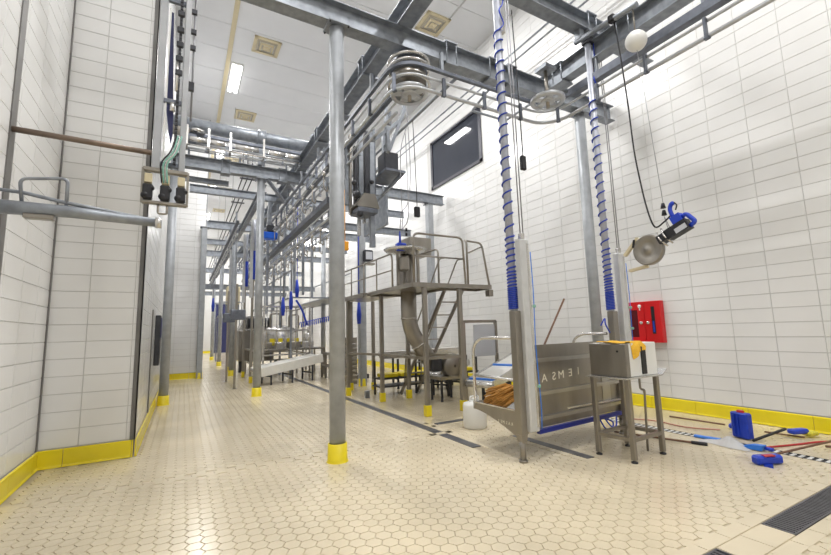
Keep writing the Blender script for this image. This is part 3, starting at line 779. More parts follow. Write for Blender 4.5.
MB().b2(4.37, 4.44, 2.96, 3.44, .912, 1.285, bev=.005).build('steel_side', STEEL, bx); MB().b2(4.43, 4.97, 2.97, 3.43, .912, 1.29, bev=.005).build('body', WHITE, bx)
MB().cyl((4.364, 3.06, 1.2), (4.372, 3.06, 1.2), .012, 10).build('screw', BLACK, bx)
MB().b2(4.66, 4.75, 2.956, 2.972, .93, 1.25, bev=.006).build('slot', BLACK, bx, label='black vertical slot')
cl = MB(); nx, ny = 14, 10; vs = []
for i in range(nx+1):
    for j in range(ny+1):
        u, v = i/nx, j/ny
        x = 4.38+.34*u+.012*math.sin(9*v); y = 3.34-.46*v+.01*math.sin(7*u); z = 1.297+.012*math.sin(11*u+3*v)*math.sin(5*v+1)+.006
        if v > .8 and u > .35: y = 2.962-.012*(1+math.sin(14*u)); z = 1.30-(v-.8)*(.72+.25*math.sin(5*u))
        elif v > .8: y = max(y, 2.97)
        vs.append((x, y, z))
vs2 = [(x, y+.0 if z > 1.26 else y-.004, z+.005) for x, y, z in vs]
cl.add(vs, [(i*(ny+1)+j, i*(ny+1)+j+1, (i+1)*(ny+1)+j+1, (i+1)*(ny+1)+j) for i in range(nx) for j in range(ny)], True)
one(cl, 'cloth', CLOTH, 'yellow cloth draped over the top of the steel box', 'cloth')

# ---- white canister, fire cabinet
t = thing('canister', 'white plastic canister on the floor left of the lift platform', 'canister', (3.98, 5.3, 0))
MB().lathe((3.98, 5.3, 0), [(.01, 0), (.165, .0), (.18, .03), (.18, .33), (.165, .37), (.07, .40), (.05, .41)], 28).build('body', WHITE, t)
MB().cyl((3.98, 5.3, .405), (3.98, 5.3, .44), .05, 16).build('cap', WHITE, t); MB().tube(rounded([(3.9, 5.3, .38), (3.9, 5.3, .47), (4.06, 5.3, .47), (4.06, 5.3, .38)], .03), .012, 6).build('handle', WHITE, t)
f = thing('fire_hose_cabinet', 'red fire hose cabinet with two doors on the right wall', 'fire cabinet', (XR-.008, 4.6, 1.17))
xf = XR-.012
MB().b2(xf-.10, xf, 4.25, 4.99, 1.17, 1.92, bev=.006).build('body', RED, f)
d1 = MB(); d1.b2(xf-.115, xf-.101, 4.555, 4.98, 1.18, 1.27); d1.b2(xf-.115, xf-.101, 4.555, 4.98, 1.77, 1.91); d1.b2(xf-.115, xf-.101, 4.555, 4.68, 1.27, 1.77); d1.b2(xf-.115, xf-.101, 4.95, 4.98, 1.27, 1.77)
d1 = d1.build('door', RED, f); MB().b2(xf-.108, xf-.1015, 4.68, 4.95, 1.27, 1.77).build('pane', mat('dark_red_glass', (.10, .01, .015), .1), d1)
d2 = MB(); d2.b2(xf-.115, xf-.101, 4.255, 4.545, 1.18, 1.91); d2 = d2.build('door', RED, f)
MB().b2(xf-.12, xf-.1155, 4.36, 4.42, 1.33, 1.82).build('slot', BLACK, d2)
lab = MB().b2(xf-.122, xf-.1205, 4.375, 4.405, 1.36, 1.56); lab.build('blue_label', BLUE, d2)
for y in (4.62, 4.49): MB().lathe((xf-.116, y, 1.53), [(.001, -.02), (.022, -.018), (.03, -.008), (.03, .0)], 16, 'X').build('latch', STEELL, d1 if y > 4.55 else d2)
MB().lathe((xf-.1155, 4.63, 1.835), [(.001, -.003), (.034, -.003), (.034, .0)], 18, 'X').build('round_sign', WHITE, d1); MB().b2(xf-.1185, xf-.1155, 4.62, 4.64, 1.76, 1.80).build('sign_tail', WHITE, d1)

# ================================================================== BALANCER + SAW (right)
a = thing('balancer_arm', 'slanting steel tube arm above the right hand hose pole', 'arm', (5.4, 3.7, 6.36))
A0 = Vector((5.120, 3.838, 5.853)); A1 = Vector((5.120, 2.841, 5.750)); bp = Vector((5.120, 2.905, 5.254))
MB().tube([A0, A1], .04, 12).build('tube', GALV, a)
qc = A0.lerp(A1, (A0.y-3.75)/(A0.y-A1.y)); MB().b2(qc.x-.05, qc.x+.05, qc.y-.05, qc.y+.05, qc.z, 6.0).build('clamp', GALV, a)
CB = Vector((5.120, 3.207, 5.798)); MB().box(tuple(CB), (.10, .10, .12), bev=.02).build('cable_clamp', BLACK, a)
s = thing('spring_balancer', 'round white spring balancer hanging under the steel arm', 'balancer', tuple(bp))
MB().sphere(tuple(bp), .135, 14).build('housing', WHITE, s)
MB().cyl(tuple(bp+Vector((0, 0, .12))), (bp.x, bp.y, A1.z-.03), .010, 8).build('hook', STEEL, s)
wl_ = Vector((5.120, 2.782, 2.985))
MB().cyl(tuple(bp-Vector((0, 0, .13))), tuple(wl_), .004, 5).build('wire', ROPE, s)
for P_ in ((5.120, 2.786, 2.948), (5.120, 2.783, 2.858)): MB().cyl((P_[0], P_[1], P_[2]-.03), (P_[0], P_[1], P_[2]+.035), .03, 12, .018).build('snap_hook', BLACK, s)
one(MB().tube(smooth_path([tuple(CB), (5.150, 3.192, 5.690), (5.150, 3.154, 5.146), (5.150, 3.118, 4.462), (5.150, 3.098, 3.811), (5.150, 3.051, 3.310), (5.150, 2.996, 2.932), (5.150, 2.927, 2.718), (5.150, 2.811, 2.754), (5.150, 2.707, 2.828)], 5), .011, 6),
    'power_cable', BLACK, 'black power cable looping down to the hanging saw', 'cable')
w_ = thing('carcass_saw', 'hanging electric saw with round blade guard and blue grip', 'saw', (5.6, 3.1, 2.7))
c0 = Vector((5.120, 3.022, 2.437))
e1 = (Vector((5.120, 2.468, 2.785))-c0).normalized(); e3 = Vector((1, 0, 0)); e2 = e3.cross(e1)
if e2.z < 0: e2 = -e2
RT = Matrix((e1, e2, e3)).transposed()
def W(u, v, d=0): return c0+e1*u+e2*v+e3*d
dm = MB(); vs = []; prof = [(.001, -.03), (.035, -.03), (.04, -.022), (.11, -.02), (.115, -.026), (.162, -.024), (.175, -.03), (.188, -.03), (.195, -.015), (.195, .03), (.001, .03)]
for r_, z_ in prof:
    for k in range(36):
        q = 2*PI*k/36; vs.append(W(r_*math.cos(q), r_*math.sin(q), z_))
dm.add(vs, [(i*36+k, i*36+(k+1) % 36, (i+1)*36+(k+1) % 36, (i+1)*36+k) for i in range(len(prof)-1) for k in range(36)], True).build('blade_disc', STEEL, w_, label='round steel disc with concentric rings')
for p_, q_ in (((5.150, 3.162, 2.625), (5.150, 3.365, 2.421)), ((5.150, 3.067, 2.240), (5.150, 3.315, 2.210))): MB().bar(p_, q_, .05, .035).build('guard_prong', CREAM, w_)
MB().bar((5.090, 3.181, 2.598), (5.090, 3.205, 2.496), .02, .02).build('guard_clip', BLACK, w_)
for p_, q_ in (((5.120, 2.894, 2.630), (5.120, 2.778, 2.442)), ((5.120, 2.840, 2.668), (5.120, 2.716, 2.466))): MB().tube(smooth_path([p_, (Vector(p_)+Vector(q_))/2-Vector((.06, 0, 0)), q_], 4), .012, 6).build('guard_ring', STEELL, w_)
MB().bar((5.120, 2.867, 2.522), (5.120, 2.752, 2.573), .12, .10).build('gear_head', BLACK, w_)
MB().bar((5.120, 2.765, 2.564), (5.120, 2.513, 2.665), .12, .125).build('motor', BLACK, w_)
MB().bar((5.060, 2.647, 2.587), (5.060, 2.518, 2.641), .004, .06).build('name_plate', LABEL, w_)
MB().bar((5.120, 2.690, 2.720), (5.120, 2.581, 2.767), .09, .10).build('grip_body', BLUE, w_, label='blue plastic grip body')
MB().tube(rounded([(5.120, 2.606, 2.748), (5.120, 2.534, 2.785), (5.120, 2.442, 2.671), (5.120, 2.506, 2.627)], .03), .026, 10).build('rear_handle', BLUE, w_)
MB().tube(smooth_path([(5.120, 2.683, 2.781), (5.120, 2.709, 2.875), (5.120, 2.691, 2.939), (5.120, 2.654, 2.954)], 4), [.024]*8+[.026]*4+[.014], 10).build('cable_sleeve', BLUE, w_)
MB().tube(smooth_path([(5.120, 2.654, 2.954), (5.120, 2.628, 2.915), (5.120, 2.646, 2.858)], 4), .008, 8).build('cable_loop', BLACK, w_)
MB().tube(smooth_path([(5.150, 2.771, 2.668), (5.200, 2.831, 2.841), (5.150, 2.739, 2.635)], 4), .005, 5).build('hanger_wire', ROPE, w_)

# pendant controls
def pendant(x, y, z, top, label, ws=.05):
    t = thing('pendant_control', label, 'pendant', (x, y, z)); MB().box((x, y, z), (ws*1.6, ws, .20), bev=.012).build('switch_box', BLACK, t)
    MB().tube(smooth_path([(x, y, z+.1), (x+.005, y, z+.16), (x-.01, y, (z+top)/2), (x-.04, y, top)], 5), .008, 6).build('cord', BLACK if ws > .04 else ROPE, t); return t
pz = (3.923, 3.900, 3.711); pendant(pz[0], pz[1], pz[2], 5.98, 'black pendant switch hanging beside the left hose pole', .055)
pz = (3.840, 6.668, 3.767); pendant(pz[0], pz[1], pz[2], 5.62, 'dark pendant switch hanging above the platform', .07)

# ================================================================== RAISED PLATFORM
P = thing('raised_platform', 'raised stainless work platform with railings and yellow footed legs', 'platform', (4.4, 7.5, 0))
ZP = 2.36; RM = STEEL
MB().b2(3.55, 4.52, 6.40, 8.45, ZP-.03, ZP).b2(4.52, 5.35, 6.40, 6.88, ZP-.03, ZP).build('deck', RM, P)
for a_, b_ in (((3.55, 6.4), (5.35, 6.4)), ((3.55, 8.45), (4.52, 8.45)), ((3.55, 6.4), (3.55, 8.45)), ((5.35, 6.4), (5.35, 6.88)), ((4.52, 6.88), (5.35, 6.88)), ((4.52, 6.88), (4.52, 8.45))):
    MB().bar((*a_, ZP-.035), (*b_, ZP-.035), .03, .08).build('edge_beam', RM, P)
MB().b2(3.45, 4.5, 8.47, 10.65, ZP-.03, ZP).build('walkway', RM, P); MB().b2(3.43, 3.46, 8.45, 10.65, ZP-.10, ZP).build('edge_beam', RM, P)
MB().b2(5.28, 5.38, 6.38, 6.5, ZP-.22, ZP-.09).build('corner_bracket', RM, P)
for x, y in ((3.82, 6.45), (4.62, 6.48), (3.82, 8.35), (4.5, 8.4), (3.52, 9.65), (4.42, 10.2), (3.9, 10.5)):
    lg = MB().b2(x-.04, x+.04, y-.04, y+.04, .0, ZP-.05, bev=.006).build('leg', RM, P)
    MB().b2(x-.055, x+.055, y-.055, y+.055, .0, .19, bev=.006).build('foot_sock', YEL, lg, label='yellow foot sock')
for a_, b_ in (((3.82, 6.45), (4.62, 6.48)), ((3.82, 6.45), (3.82, 8.35)), ((4.62, 6.48), (4.5, 8.4)), ((3.82, 8.35), (3.52, 9.65))):
    MB().bar((*a_, 1.0), (*b_, 1.0), .05, .05).build('tie_bar', RM, P)
def railing(pts, zmid=None):
    MB().tube(rounded(pts, .12), .021, 8).build('railing', RM, P)
T1 = ZP+.92
railing([(3.60, 6.42, ZP), (3.60, 6.42, T1), (4.70, 6.42, T1), (4.74, 6.42, ZP)]); MB().cyl((3.6, 6.42, ZP+.5), (4.72, 6.42, ZP+.5), .016, 8).build('mid_rail', RM, P)
railing([(4.80, 6.42, ZP), (4.80, 6.42, T1-.05), (4.86, 6.60, T1), (5.32, 6.60, T1-.02), (5.32, 6.42, ZP)])
MB().tube([(4.80, 6.42, ZP+.62), (5.31, 6.6, ZP+.82)], .016, 8).build('mid_rail', RM, P)
railing([(3.57, 7.25, ZP), (3.57, 7.25, ZP+.68), (3.50, 10.6, ZP+.66), (3.50, 10.6, ZP)])
for y in (7.9, 8.6, 9.4, 10.2): MB().cyl((3.52, y, ZP), (3.52, y, ZP+.67), .016, 8).build('rail_post', RM, P)
MB().cyl((3.56, 7.25, ZP+.34), (3.5, 10.6, ZP+.34), .014, 8).build('mid_rail', RM, P)
railing([(4.5, 7.0, ZP), (4.5, 7.0, ZP+.8), (4.5, 8.4, ZP+.8), (4.5, 8.4, ZP)])
ld = thing('ladder', 'stainless ladder leaning down behind the raised platform', 'ladder', (4.8, 6.8, 0))
for x in (4.60, 5.04):
    MB().bar((x, 6.93, ZP-.03), (x, 9.0, .02), .03, .08).build('rail', RM, ld)
    MB().tube(rounded([(x, 6.93, ZP+.6), (x, 7.1, ZP+.62), (x, 8.7, .95), (x, 8.8, .3)], .1), .015, 8).build('hand_grip', RM, ld)
for k in range(1, 9):
    t_ = k/9; z_ = ZP-.03+(.05-ZP)*t_; y_ = 6.93+2.07*t_
    MB().b2(4.60, 5.04, y_-.05, y_+.05, z_-.012, z_+.012).build('rung', RM, ld)
# chute
c = thing('steel_chute', 'big steel chute pipe bending down through the raised platform', 'chute', (4.22, 7.8, .6))
MB().tube(rounded([(4.22, 7.8, 3.12), (4.22, 7.8, 1.55), (4.75, 7.75, .75)], .28, 4), .17, 20).build('pipe', STEEL, c)
for z in (1.75, ): MB().cyl((4.22, 7.8, z), (4.22, 7.8, z+.02), .18, 20).build('weld_ring', STEELL, c)
MB().tube([(4.42, 7.78, 1.24), (4.44, 7.78, 1.215)], .18, 20).build('weld_ring', STEELL, c)
h = thing('funnel_table', 'round steel table with hopper box on the raised platform', 'table', (4.1, 7.6, ZP))
MB().lathe((3.95, 7.4, 3.12), [(.02, 0), (.40, .02), (.44, .05), (.45, .05), (.40, 0), (.1, -.05)], 30).build('round_top', STEELL, h)
MB().b2(4.18, 4.72, 7.6, 8.1, 3.14, 3.52, bev=.01).build('hopper_box', STEEL, h)
MB().b2(4.05, 4.35, 7.7, 7.9, 2.4, 3.05, bev=.01).build('side_panel', STEEL, h)
for x, y in ((3.75, 7.35), (4.1, 7.15), (4.1, 7.6)): MB().b2(x-.025, x+.025, y-.025, y+.025, ZP, 3.1).build('leg', STEEL, h)
MB().box((3.85, 7.3, 2.85), (.2, .2, .3), bev=.03).build('drive_box', STEEL, h)
m_ = thing('saw_motor', 'small blue motor hanging over the round platform table', 'motor', (3.753, 7.200, 3.176))
q = Vector((3.753, 7.200, 3.176))
MB().box(tuple(q), (.22, .14, .16), bev=.03).build('housing', BLUE, m_); MB().cyl(tuple(q+Vector((.10, 0, 0))), tuple(q+Vector((.26, 0, .02))), .055, 12).build('gear', DARK, m_)
MB().cyl(tuple(q+Vector((-.02, 0, .05))), tuple(q+Vector((-.02, 0, .32))), .03, 10, .012).build('cord_grip', BLUE, m_)
MB().tube(smooth_path([q+Vector((-.02, 0, .3)), q+Vector((.03, 0, .7)), q+Vector((.2, 0, 1.0)), q+Vector((.26, 0, 1.8)), q+Vector((.2, 0, 3.2))], 6), .009, 6).build('cord', ROPE, m_)
for dz in (.24, .34): MB().cyl(tuple(q+Vector((.13, 0, dz))), tuple(q+Vector((.13, 0, dz+.06))), .022, 8).build('snap_hook', BLACK, m_)
l_ = thing('work_lamp', 'small square work lamp on the column behind the walkway', 'lamp', (4.595, 10.900, 3.687))
q = Vector((4.595, 10.900, 3.687)); MB().box(tuple(q), (.28, .16, .34), bev=.03).build('housing', DARK, l_); MB().box(tuple(q+Vector((0, -.085, 0))), (.2, .01, .22)).build('lens', LABEL, l_); MB().box(tuple(q+Vector((0, 0, -.24))), (.34, .2, .05)).build('bracket', STEEL, l_)
y_ = (3.933, 11.000, 3.951); one(MB().box(y_, (.2, .12, .26), bev=.02).cyl(y_, (y_[0], y_[1], 5.62), .012, 6), 'yellow_sensor', mat('orange_plastic', (.8, .35, .02), .4), 'small orange yellow box beside the near column, over the walkway', 'sensor')

# steel cabinet with louvres behind the walkway
t = thing('louvred_cabinet', 'stainless cabinet with horizontal ribs behind the near column', 'cabinet', (4.1, 11.9, 0))
MB().b2(3.85, 4.55, 11.7, 12.2, .0, 1.35, bev=.01).build('body', STEEL, t)
for z in [i*.13+.1 for i in range(9)]: MB().b2(3.87, 4.53, 11.67, 11.70, z, z+.05).build('louvre', STEELL, t)

# vertical lift station on the long rail (upper middle)
v = thing('carcass_elevator', 'tall cluster of vertical steel guides hanging below the long rail', 'elevator', (3.3, 8.0, 3.9))
for x, y, z0_, z1_, m__, w__ in ((3.22, 8, 3.9, 5.9, GALV, .10), (3.36, 8, 4.2, 5.9, DARK, .10), (3.48, 8, 3.3, 5.9, GALV, .11), (3.10, 8, 4.0, 5.5, DARK, .07), (2.94, 8.1, 4.2, 5.6, GALV, .06), (3.42, 8.3, 3.9, 5.9, STEELL, .05), (3.58, 8.1, 4.3, 5.9, GALVD, .06), (3.02, 8.1, 4.0, 5.8, STEEL, .05), (3.3, 8.3, 3.6, 5.9, STEELL, .04)):
    MB().b2(x-w__/2, x+w__/2, y-.05, y+.05, z0_, z1_, bev=.006).build('guide_post', m__, v)
MB().prism([(3.0, 4.1), (3.55, 4.1), (3.45, 4.4), (3.2, 4.4)], 7.75, 8.2, 'Y').build('base_bracket', STEEL, v)
MB().b2(3.05, 3.5, 7.72, 8.2, 3.98, 4.08, bev=.01).build('base_plate', GALVD, v)
for x, y, z, r_ in ((3.05, 7.8, 4.35, .09), (3.12, 7.8, 3.95, .07), (3.0, 7.8, 4.6, .06), (3.42, 7.85, 4.7, .05)): MB().sphere((x, y, z), r_, 8).build('fitting', DARK, v)
v = thing('drive_bracket', 'grey bracket shelf with drive box above the walkway', 'bracket', (4.0, 8.0, 5.0))
MB().b2(3.72, 4.05, 7.8, 8.2, 4.98, 5.45, bev=.01).build('drive_box', DARK, v); MB().b2(3.64, 4.12, 7.6, 8.5, 4.93, 4.98).build('shelf', GALVD, v)
MB().bar((3.62, 8.6, 4.3), (4.1, 7.7, 4.95), .06, .06).build('strut', GALV, v); MB().sphere((4.2, 8.1, 5.05), .07, 8).build('fitting', STEEL, v)
MB().bar((3.80, 8.0, 5.45), (3.80, 8.0, 5.9), .09, .09).build('hanger', GALV, v)
v = thing('v_hanger', 'V shaped grey hanger bracket below the first turn wheel', 'bracket', (3.2, 6.5, 4.3))
a0 = (3.212, 6.600, 4.829); a1 = (3.186, 6.600, 5.619); a2 = (3.574, 6.600, 5.758)
MB().bar(a0, a1, .085, .06).build('upright', GALV, v); MB().bar(a0, a2, .10, .06).build('diagonal', GALV, v); MB().bar((2.930, 6.600, 5.006), (3.437, 6.600, 5.478), .07, .06).build('diagonal', GALV, v)
MB().bar(a2, (a2[0], a2[1], 5.95), .05, .05).build('drop', GALV, v); MB().bar(a1, (a1[0], a1[1], 5.95), .05, .05).build('drop', GALV, v)
t = thing('sheet_metal_plate', 'flat grey sheet metal plate hanging over the walkway', 'plate', (4.12, 9.3, 4.0))
MB().b2(4.10, 4.16, 8.6, 10.0, 4.02, 4.85).build('plate', GALV, t)
for y in (8.8, 9.8): MB().b2(4.11, 4.15, y-.02, y+.02, 4.85, 5.58).build('hanger', GALV, t)
MB().b2(4.09, 4.17, 8.6, 10.99, 5.54, 5.6).build('carrier_bar', GALV, t)
one(MB().cyl((3.80, 5.02, 5.65), (3.80, 10.99, 5.65), .028, 10), 'tool_rail', GALV, 'thin round tool rail carrying the cords above the platform', 'rail')
for i, (px_, y_, z1_) in enumerate((((3.63), 6.9, 3.45), (3.82, 7.0, 3.5))):
    one(MB().tube(smooth_path([(3.8, y_, 5.64), (px_, y_, 5.0), (px_+.01, y_, z1_+.3), (px_-.12*i, y_, z1_)], 4), .008, 6), 'pull_rope', ROPE, ['left', 'right'][i]+' thin cord hanging down over the platform', 'cord')

# ================================================================== BELT CONVEYORS
def conveyor(name, label, p0, p1, wid, th, nlegs=2, beltm=None, side=STEELL, edge=None, legz=0.):
    """belt conveyor between two centre points of its top"""
    p0, p1 = Vector(p0), Vector(p1); d = (p1-p0); L_ = d.length; d.normalize(); s_ = Vector((d.y, -d.x, 0)).normalized(); n_ = s_.cross(d)
    if n_.z < 0: n_ = -n_
    t = thing(name, label, 'conveyor', ((p0.x+p1.x)/2, (p0.y+p1.y)/2, 0))
    R = Matrix((d, s_, n_)).transposed(); c_ = (p0+p1)/2
    MB().box(c_-n_*.01, (L_, wid*.84, .02), R=R).build('belt', beltm or BELT, t)
    for sg in (-1, 1): MB().box(c_+s_*sg*wid*.46-n_*th/2+n_*.02, (L_, wid*.06, th), R=R, bev=.004).build('side_frame', side, t)
    for q in (p0, p1): MB().cyl(q-s_*wid*.45-n_*.06, q+s_*wid*.45-n_*.06, .055, 14).build('end_roller', STEELL, t)
    if edge:
        k = 0
        while k < L_-.1: MB().box(p0+d*(k+.1)+n_*.015, (.05, wid*.84, .03), R=R).build('flight', edge, t); k += .95
    for i in range(nlegs):
        q = p0+d*(L_*(i+.5)/nlegs)
        for sg in (-1, 1):
            b_ = q+s_*sg*wid*.42; MB().bar((b_.x, b_.y, .0), (b_.x, b_.y, b_.z-th), .045, .045).build('leg', DARK, t)
        MB().bar(q+s_*wid*.42-Vector((0, 0, q.z-.25)), q-s_*wid*.42-Vector((0, 0, q.z-.25)), .04, .04).build('leg_tie', DARK, t)
    return t
conveyor('belt_conveyor', 'inclined white belt conveyor with blue flights behind the lift platform', (4.75, 6.15, .55), (6.9, 7.0, 1.0), .62, .16, 2, edge=BLUEL)
conveyor('belt_conveyor', 'flat white belt conveyor crossing behind the raised platform', (4.65, 10.2, .95), (6.9, 9.75, 1.0), .6, .18, 3)
conveyor('belt_conveyor', 'short low white conveyor behind the platform legs, near the ladder', (4.95, 8.1, .55), (6.1, 8.6, .75), .5, .14, 2)
t = thing('tray_rack', 'dark rack of yellow trays under the flat belt conveyor', 'rack', (5.2, 9.2, 0))
for i in range(6):
    x = 4.15+i*.45; MB().b2(x, x+.38, 8.98, 9.38, .42, .50, bev=.01).build('yellow_tray', YEL, t)
for z in (.2, .38): MB().b2(4.05, 6.9, 8.93, 9.43, z, z+.03).build('shelf', DARK, t)
for x in (4.1, 5.0, 5.9, 6.85):
    for y in (8.96, 9.40): MB().b2(x-.02, x+.02, y-.02, y+.02, 0, .8).build('leg', DARK, t)
t = thing('round_gear', 'round steel drum machine low behind the platform', 'machine', (4.9, 7.7, 0))
MB().lathe((5.15, 7.6, .72), [(.03, -.12), (.24, -.12), (.26, -.1), (.26, .1), (.24, .12), (.03, .12)], 24, 'Y').build('drum', STEEL, t)
MB().b2(4.75, 5.35, 7.45, 7.95, .45, .52).build('tray', STEEL, t); MB().box((4.75, 7.7, .78), (.26, .3, .32), bev=.03).build('motor', DARK, t)
for x, y in ((4.8, 7.5), (5.3, 7.5), (4.8, 7.9), (5.3, 7.9)): MB().bar((x, y, 0), (x, y, .46), .04).build('leg', DARK, t)
t = thing('steel_screen', 'square steel frame with grey panel beside the inclined conveyor', 'screen', (5.7, 7.4, 0))
for x in (5.35, 6.25): MB().b2(x-.03, x+.03, 7.37, 7.43, 0, 1.68).build('post', STEEL, t)
MB().b2(5.35, 6.25, 7.37, 7.43, 1.64, 1.70).build('top_bar', STEEL, t); MB().b2(5.62, 6.22, 7.39, 7.41, .9, 1.6).build('panel', LABEL, t)

# ================================================================== FLOOR CLUTTER (right)
def stick(p0, p1, r, m__, name='handle', parent=None): return MB().tube([p0, p1], r, 8).build(name, m__, parent)
b = thing('blue_scoop', 'blue plastic box standing upright on the floor near the right wall', 'box', (6.3, 2.75, 0))
MB().box((6.38, 2.78, .17), (.10, .22, .32), rz=-.25, bev=.015).build('body', BLUE, b); MB().box((6.38, 2.78, .34), (.05, .08, .04), rz=-.25, bev=.01).build('cap', RED, b)
for k in range(4): MB().box((6.33-.004, 2.70+.045*k+.012, .17), (.012, .02, .26), rz=-.25).build('rib', BLUE, b)
b = thing('floor_brush', 'blue brush head with reddish patch and brown stick, lying nearest', 'brush', (5.45, 2.2, 0))
MB().box((5.45, 2.18, .05), (.10, .30, .09), rz=1.15, bev=.02).build('head', BLUE, b); MB().box((5.43, 2.16, .095), (.05, .12, .012), rz=1.15).build('label', REDP, b)
br = MB()
for k in range(14): br.b2(5.33+.02*k, 5.34+.02*k, 2.09+.008*k, 2.17+.008*k, .0, .02)
br.build('bristles', BLUE, b); stick((5.6, 2.2, .06), (6.9, 2.0, .08), .013, BROWN, 'handle', b)
b = thing('floor_broom', 'black handled brush with blue head and yellow bristles by the wall', 'broom', (6.7, 2.5, 0))
stick((6.25, 2.62, .03), (6.85, 2.5, .11), .017, BLACK, 'handle', b); MB().box((6.98, 2.42, .08), (.24, .10, .06), rz=-.35, bev=.015).build('head', BLUE, b)
MB().box((7.12, 2.35, .05), (.16, .12, .05), rz=-.35, bev=.015).build('bristles', mat('yellow_bristle', (.6, .55, .05), .7, 0, .3, 40), b)
b = thing('floor_squeegee', 'brown stick with small dark blue head beside the wall base', 'squeegee', (7.0, 3.4, 0))
stick((6.9, 4.0, .02), (6.85, 3.2, .04), .013, BROWN, 'handle', b); MB().box((6.84, 3.02, .05), (.12, .22, .06), rz=.3, bev=.015).build('head', BLUE, b); MB().box((6.8, 2.98, .09), (.07, .07, .05), bev=.015).build('socket', DARK, b)
stick((6.9, 2.75, .02), (6.95, 2.35, .02), .011, BROWN, 'spare_stick', b)
b = thing('brown_pole', 'brown pole lying beside the striped drain with black tip', 'pole', (5.6, 3.6, 0))
stick((5.35, 3.9, .016), (5.62, 3.02, .018), .013, BROWN, 'pole', b); stick((5.62, 3.02, .018), (5.66, 2.86, .02), .022, BLACK, 'tip', b)
bg = MB(); 
import mathutils
vs = []; n1, n2 = 12, 8
for i in range(n1+1):
    for j in range(n2+1):
        u, v = i/n1, j/n2; e = math.sin(PI*u)*math.sin(PI*v)
        vs.append((5.78+.26*v+.02*math.sin(7*u), 3.02-.55*u+.03*math.sin(6*v), .006+e*(.06+.035*math.sin(9*u+5*v)+.02*math.sin(17*v))))
bg.add(vs, [(i*(n2+1)+j, i*(n2+1)+j+1, (i+1)*(n2+1)+j+1, (i+1)*(n2+1)+j) for i in range(n1) for j in range(n2)], True)
one(bg, 'plastic_bag', CLEAR, 'crumpled clear plastic bag on the striped drain', 'bag')
one(MB().box((6.0, 3.0, .02), (.06, .34, .03), rz=.15, bev=.008), 'blue_strip', BLUEL, 'light blue plastic strip behind the clear bag', 'strip')
t = thing('spray_nozzle', 'light blue wedge nozzle on the striped drain right of the bag', 'nozzle', (5.95, 2.5, 0))
MB().prism([(2.65, .01), (2.4, .01), (2.38, .07), (2.5, .06)], 5.88, 5.98, 'X').build('body', BLUEL, t); MB().cyl((5.93, 2.38, .04), (5.93, 2.30, .04), .02, 10).build('tip', BLUE, t)
one(MB().tube(smooth_path([(6.2, 4.4, .012), (6.45, 4.0, .012), (6.4, 3.5, .012), (6.6, 3.15, .012)], 6), .009, 6), 'water_hose', PINK, 'thin pink hose on the floor running behind the small stand', 'hose')
one(MB().tube(smooth_path([(6.05, 2.45, .012), (6.5, 2.3, .012), (7.0, 2.12, .012), (7.3, 1.7, .012)], 6), .011, 6), 'water_hose', REDP, 'red hose on the floor running out at the right edge', 'hose')
one(MB().tube(smooth_path([(6.6, 2.05, .03), (6.8, 1.9, .03), (7.25, 1.75, .03)], 4), .014, 6), 'wooden_stick', BROWN, 'short brown stick crossing the red hose at the right edge', 'stick')
sd = MB().b2(3.7, 3.8, 9.0, 9.1, 0, .16, bev=.01); one(sd, 'floor_stub', GALV, 'small grey stub standing on the floor near the walkway legs', 'stub')

# ================================================================== MACHINES FAR DOWN THE HALL
t = conveyor('trough_conveyor', 'broad pale inclined trough right of the second column', (1.95, 13.4, .50), (3.95, 13.9, .80), .8, .26, 3, BELT, BELT)
def frame_rack(name, label, x0, x1, y0, y1, h, cat='rack', nz=2, m__=None, ny=2):
    t = thing(name, label, cat, ((x0+x1)/2, (y0+y1)/2, 0)); m__ = m__ or STEEL
    for i in range(ny+1):
        y = y0+(y1-y0)*i/ny
        for x in (x0, x1): MB().b2(x-.03, x+.03, y-.03, y+.03, 0, h).build('post', m__, t)
    for k in range(nz):
        z = h*(k+1)/nz
        for x in (x0, x1): MB().bar((x, y0, z), (x, y1, z), .05, .05).build('side_bar', m__, t)
        for y in (y0, y1): MB().bar((x0, y, z), (x1, y, z), .05, .05).build('cross_bar', m__, t)
    return t
t = frame_rack('evisceration_table', 'long stainless worktable with tubs behind the pale trough', 2.2, 4.6, 15.2, 17.8, .95, 'table', 2)
MB().b2(2.2, 4.6, 15.2, 17.8, .95, 1.0).build('top', STEELL, t)
for i in range(4): MB().b2(2.4+.5*i, 2.8+.5*i, 15.5, 16.1, 1.0, 1.22, bev=.02).build('tub', [STEEL, STEELL][i % 2], t)
t = thing('round_vat', 'round stainless vat with pipes far behind the pale trough', 'vat', (3.3, 16.6, 0))
MB().lathe((3.3, 16.6, 0), [(.02, 1.0), (.55, 1.0), (.6, 1.1), (.62, 1.6), (.5, 1.75), (.1, 1.85), (.02, 1.85)], 28).build('vessel', STEELL, t)
for x, z in ((2.9, 2.0), (3.3, 2.2), (3.6, 1.95)): MB().tube(rounded([(x, 16.5, 1.6), (x, 16.5, z+.3), (x+.35, 16.5, z+.3), (x+.35, 16.5, 1.7)], .1), .04, 8).build('pipe', STEEL, t)
for k in range(4): MB().b2(2.8+.3*k, 2.95+.3*k, 15.95, 16.05, 1.1, 1.35).build('yellow_tag', YEL, t)
t = thing('dehairing_machine', 'dark stainless machine body with motor behind the second column', 'machine', (2.6, 19, 0))
MB().b2(2.0, 3.4, 18.4, 20, .45, 1.7, bev=.04).build('body', STEEL, t); MB().cyl((2.3, 18.3, 2.0), (3.2, 18.3, 2.0), .22, 18).build('motor', DARK, t)
MB().prism([(2.0, 1.7), (3.4, 1.7), (3.0, 2.3), (2.3, 2.3)], 18.6, 19.6, 'Y').build('hood', STEELL, t)
